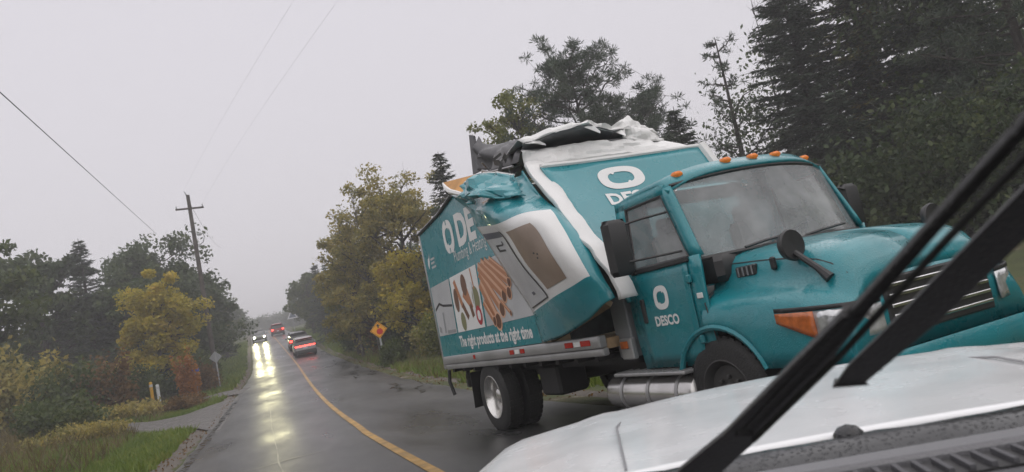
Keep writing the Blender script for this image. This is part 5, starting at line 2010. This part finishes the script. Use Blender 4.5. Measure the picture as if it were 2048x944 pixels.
# cowl
M_COWL = mat('wet_cowl_plastic', (.022, .023, .025), .25, bump=.6, bscale=90, rvar=.15, drops=.5, dscale=110)
P = []
for i in range(9):
    t = i / 8
    P.append([(lerp(1.36, 1.54, t), lerp(-.8, .8, j / 24), 1.035 + .025 * math.sin(t * math.pi) + .008 * mnoise.noise(Vector((t * 3, j * .7, 0)))) for j in range(25)])
cowl = MB().grid(P).build('cowl', M_COWL, own, smooth=True, solid=.008)
MB().lathe([(0, .03), (.02, .027), (.03, .018), (.036, .001)], (1.49, .05, 1.045), axis='Z', seg=18).build('wiper_spindle_cap', M_COWL, cowl, smooth=True)
M_TRIM = mat('grey_trim', (.17, .17, .18), .45, bump=.2, bscale=200)
M_DASH = mat('dashboard_vinyl', (.085, .085, .092), .7, bump=.25, bscale=220)
MB().box((1.325, 0, 1.045), (.06, 1.6, .025), bev=.008).build('windshield_base_trim', M_TRIM, own)
MB().box((.93, 0, 1.0), (.60, 1.56, .08), bev=.03).build('dashboard', M_DASH, own, smooth=True)
vent = MB().box((1.245, -.18, 1.041), (.085, .62, .006)).build('defrost_vent', M_BLK, own)
for k in range(20):
    MB().box((1.245, -.47 + k * .03, 1.047), (.075, .008, .01)).build('vent_slat', M_DASH, vent)

# wipers resting on the raked glass line
def wiper(name, pts, w, th, base=False):
    """flat bar following pts with widths w; th is its thickness"""
    n_ = Vector((.5, 0, .866))
    V, F = [], []
    for i, p in enumerate(pts):
        p = Vector(p)
        d = (Vector(pts[min(i + 1, len(pts) - 1)]) - Vector(pts[max(i - 1, 0)])).normalized()
        a = d.cross(n_).normalized() * w[i] / 2
        V += [p - a - n_ * th * .2, p - a * .75 + n_ * th * .5, p + a * .75 + n_ * th * .5, p + a - n_ * th * .2]
    for i in range(len(pts) - 1):
        for k in range(4):
            j = (k + 1) % 4
            F.append((i * 4 + k, i * 4 + j, i * 4 + 4 + j, i * 4 + 4 + k))
    F += [(0, 1, 2, 3), tuple(range(len(V) - 4, len(V)))[::-1]]
    return MB().add(V, F).build(name, M_BLK, own, bevel=.002)


wiper('wiper_arm', [(1.14, .372, 1.10), (1.055, .345, 1.148), (.955, .285, 1.207), (.80, .215, 1.297), (.72, .182, 1.343)], [.074, .070, .056, .040, .024], .014)
wiper('wiper_blade', [(.95, .285, 1.208), (.78, .207, 1.306), (.62, .139, 1.401), (.52, .096, 1.46), (.42, .05, 1.52)], [.020, .020, .014, .011, .010], .012)
wiper('wiper_arm', [(.872, .168, 1.256), (.835, .156, 1.277), (.76, .122, 1.320), (.68, .092, 1.366), (.56, .045, 1.436)], [.036, .046, .050, .050, .046], .010)
wiper('wiper_blade', [(.852, .143, 1.272), (.76, .106, 1.326), (.66, .064, 1.384), (.56, .025, 1.442)], [.010, .010, .010, .010], .016)

for k, (p, sz_) in enumerate((((.952, .284, 1.214), (.03, .030, .012)),)):
    MB().box(p, sz_, rz=.42, bev=.005).build('wiper_claw', M_BLK, own)
MB().tube([(.95, .275, 1.197), (.78, .197, 1.295), (.62, .13, 1.391), (.52, .088, 1.449)], .0035, 5).build('wiper_rubber', M_TYRE, own)
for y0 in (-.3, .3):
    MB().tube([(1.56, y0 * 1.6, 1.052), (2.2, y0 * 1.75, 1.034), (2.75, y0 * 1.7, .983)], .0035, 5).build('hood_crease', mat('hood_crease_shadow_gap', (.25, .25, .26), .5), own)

# ------------------------------------------------------------------ mist
M_HAZE = bpy.data.materials.new('mist')
M_HAZE.use_nodes = True
nt = M_HAZE.node_tree
nt.nodes.clear()
pv = nt.nodes.new('ShaderNodeVolumePrincipled')
pv.inputs['Color'].default_value = (.95, .95, .96, 1)
pv.inputs['Density'].default_value = 0.0028
pv.inputs['Anisotropy'].default_value = 0.0
out = nt.nodes.new('ShaderNodeOutputMaterial')
nt.links.new(pv.outputs['Volume'], out.inputs['Volume'])
hz_ = MB().box((0, 320, 20), (900, 790, 44)).build('haze', M_HAZE)
tag(hz_, 'pale rainy mist filling the air', 'mist', kind='stuff')
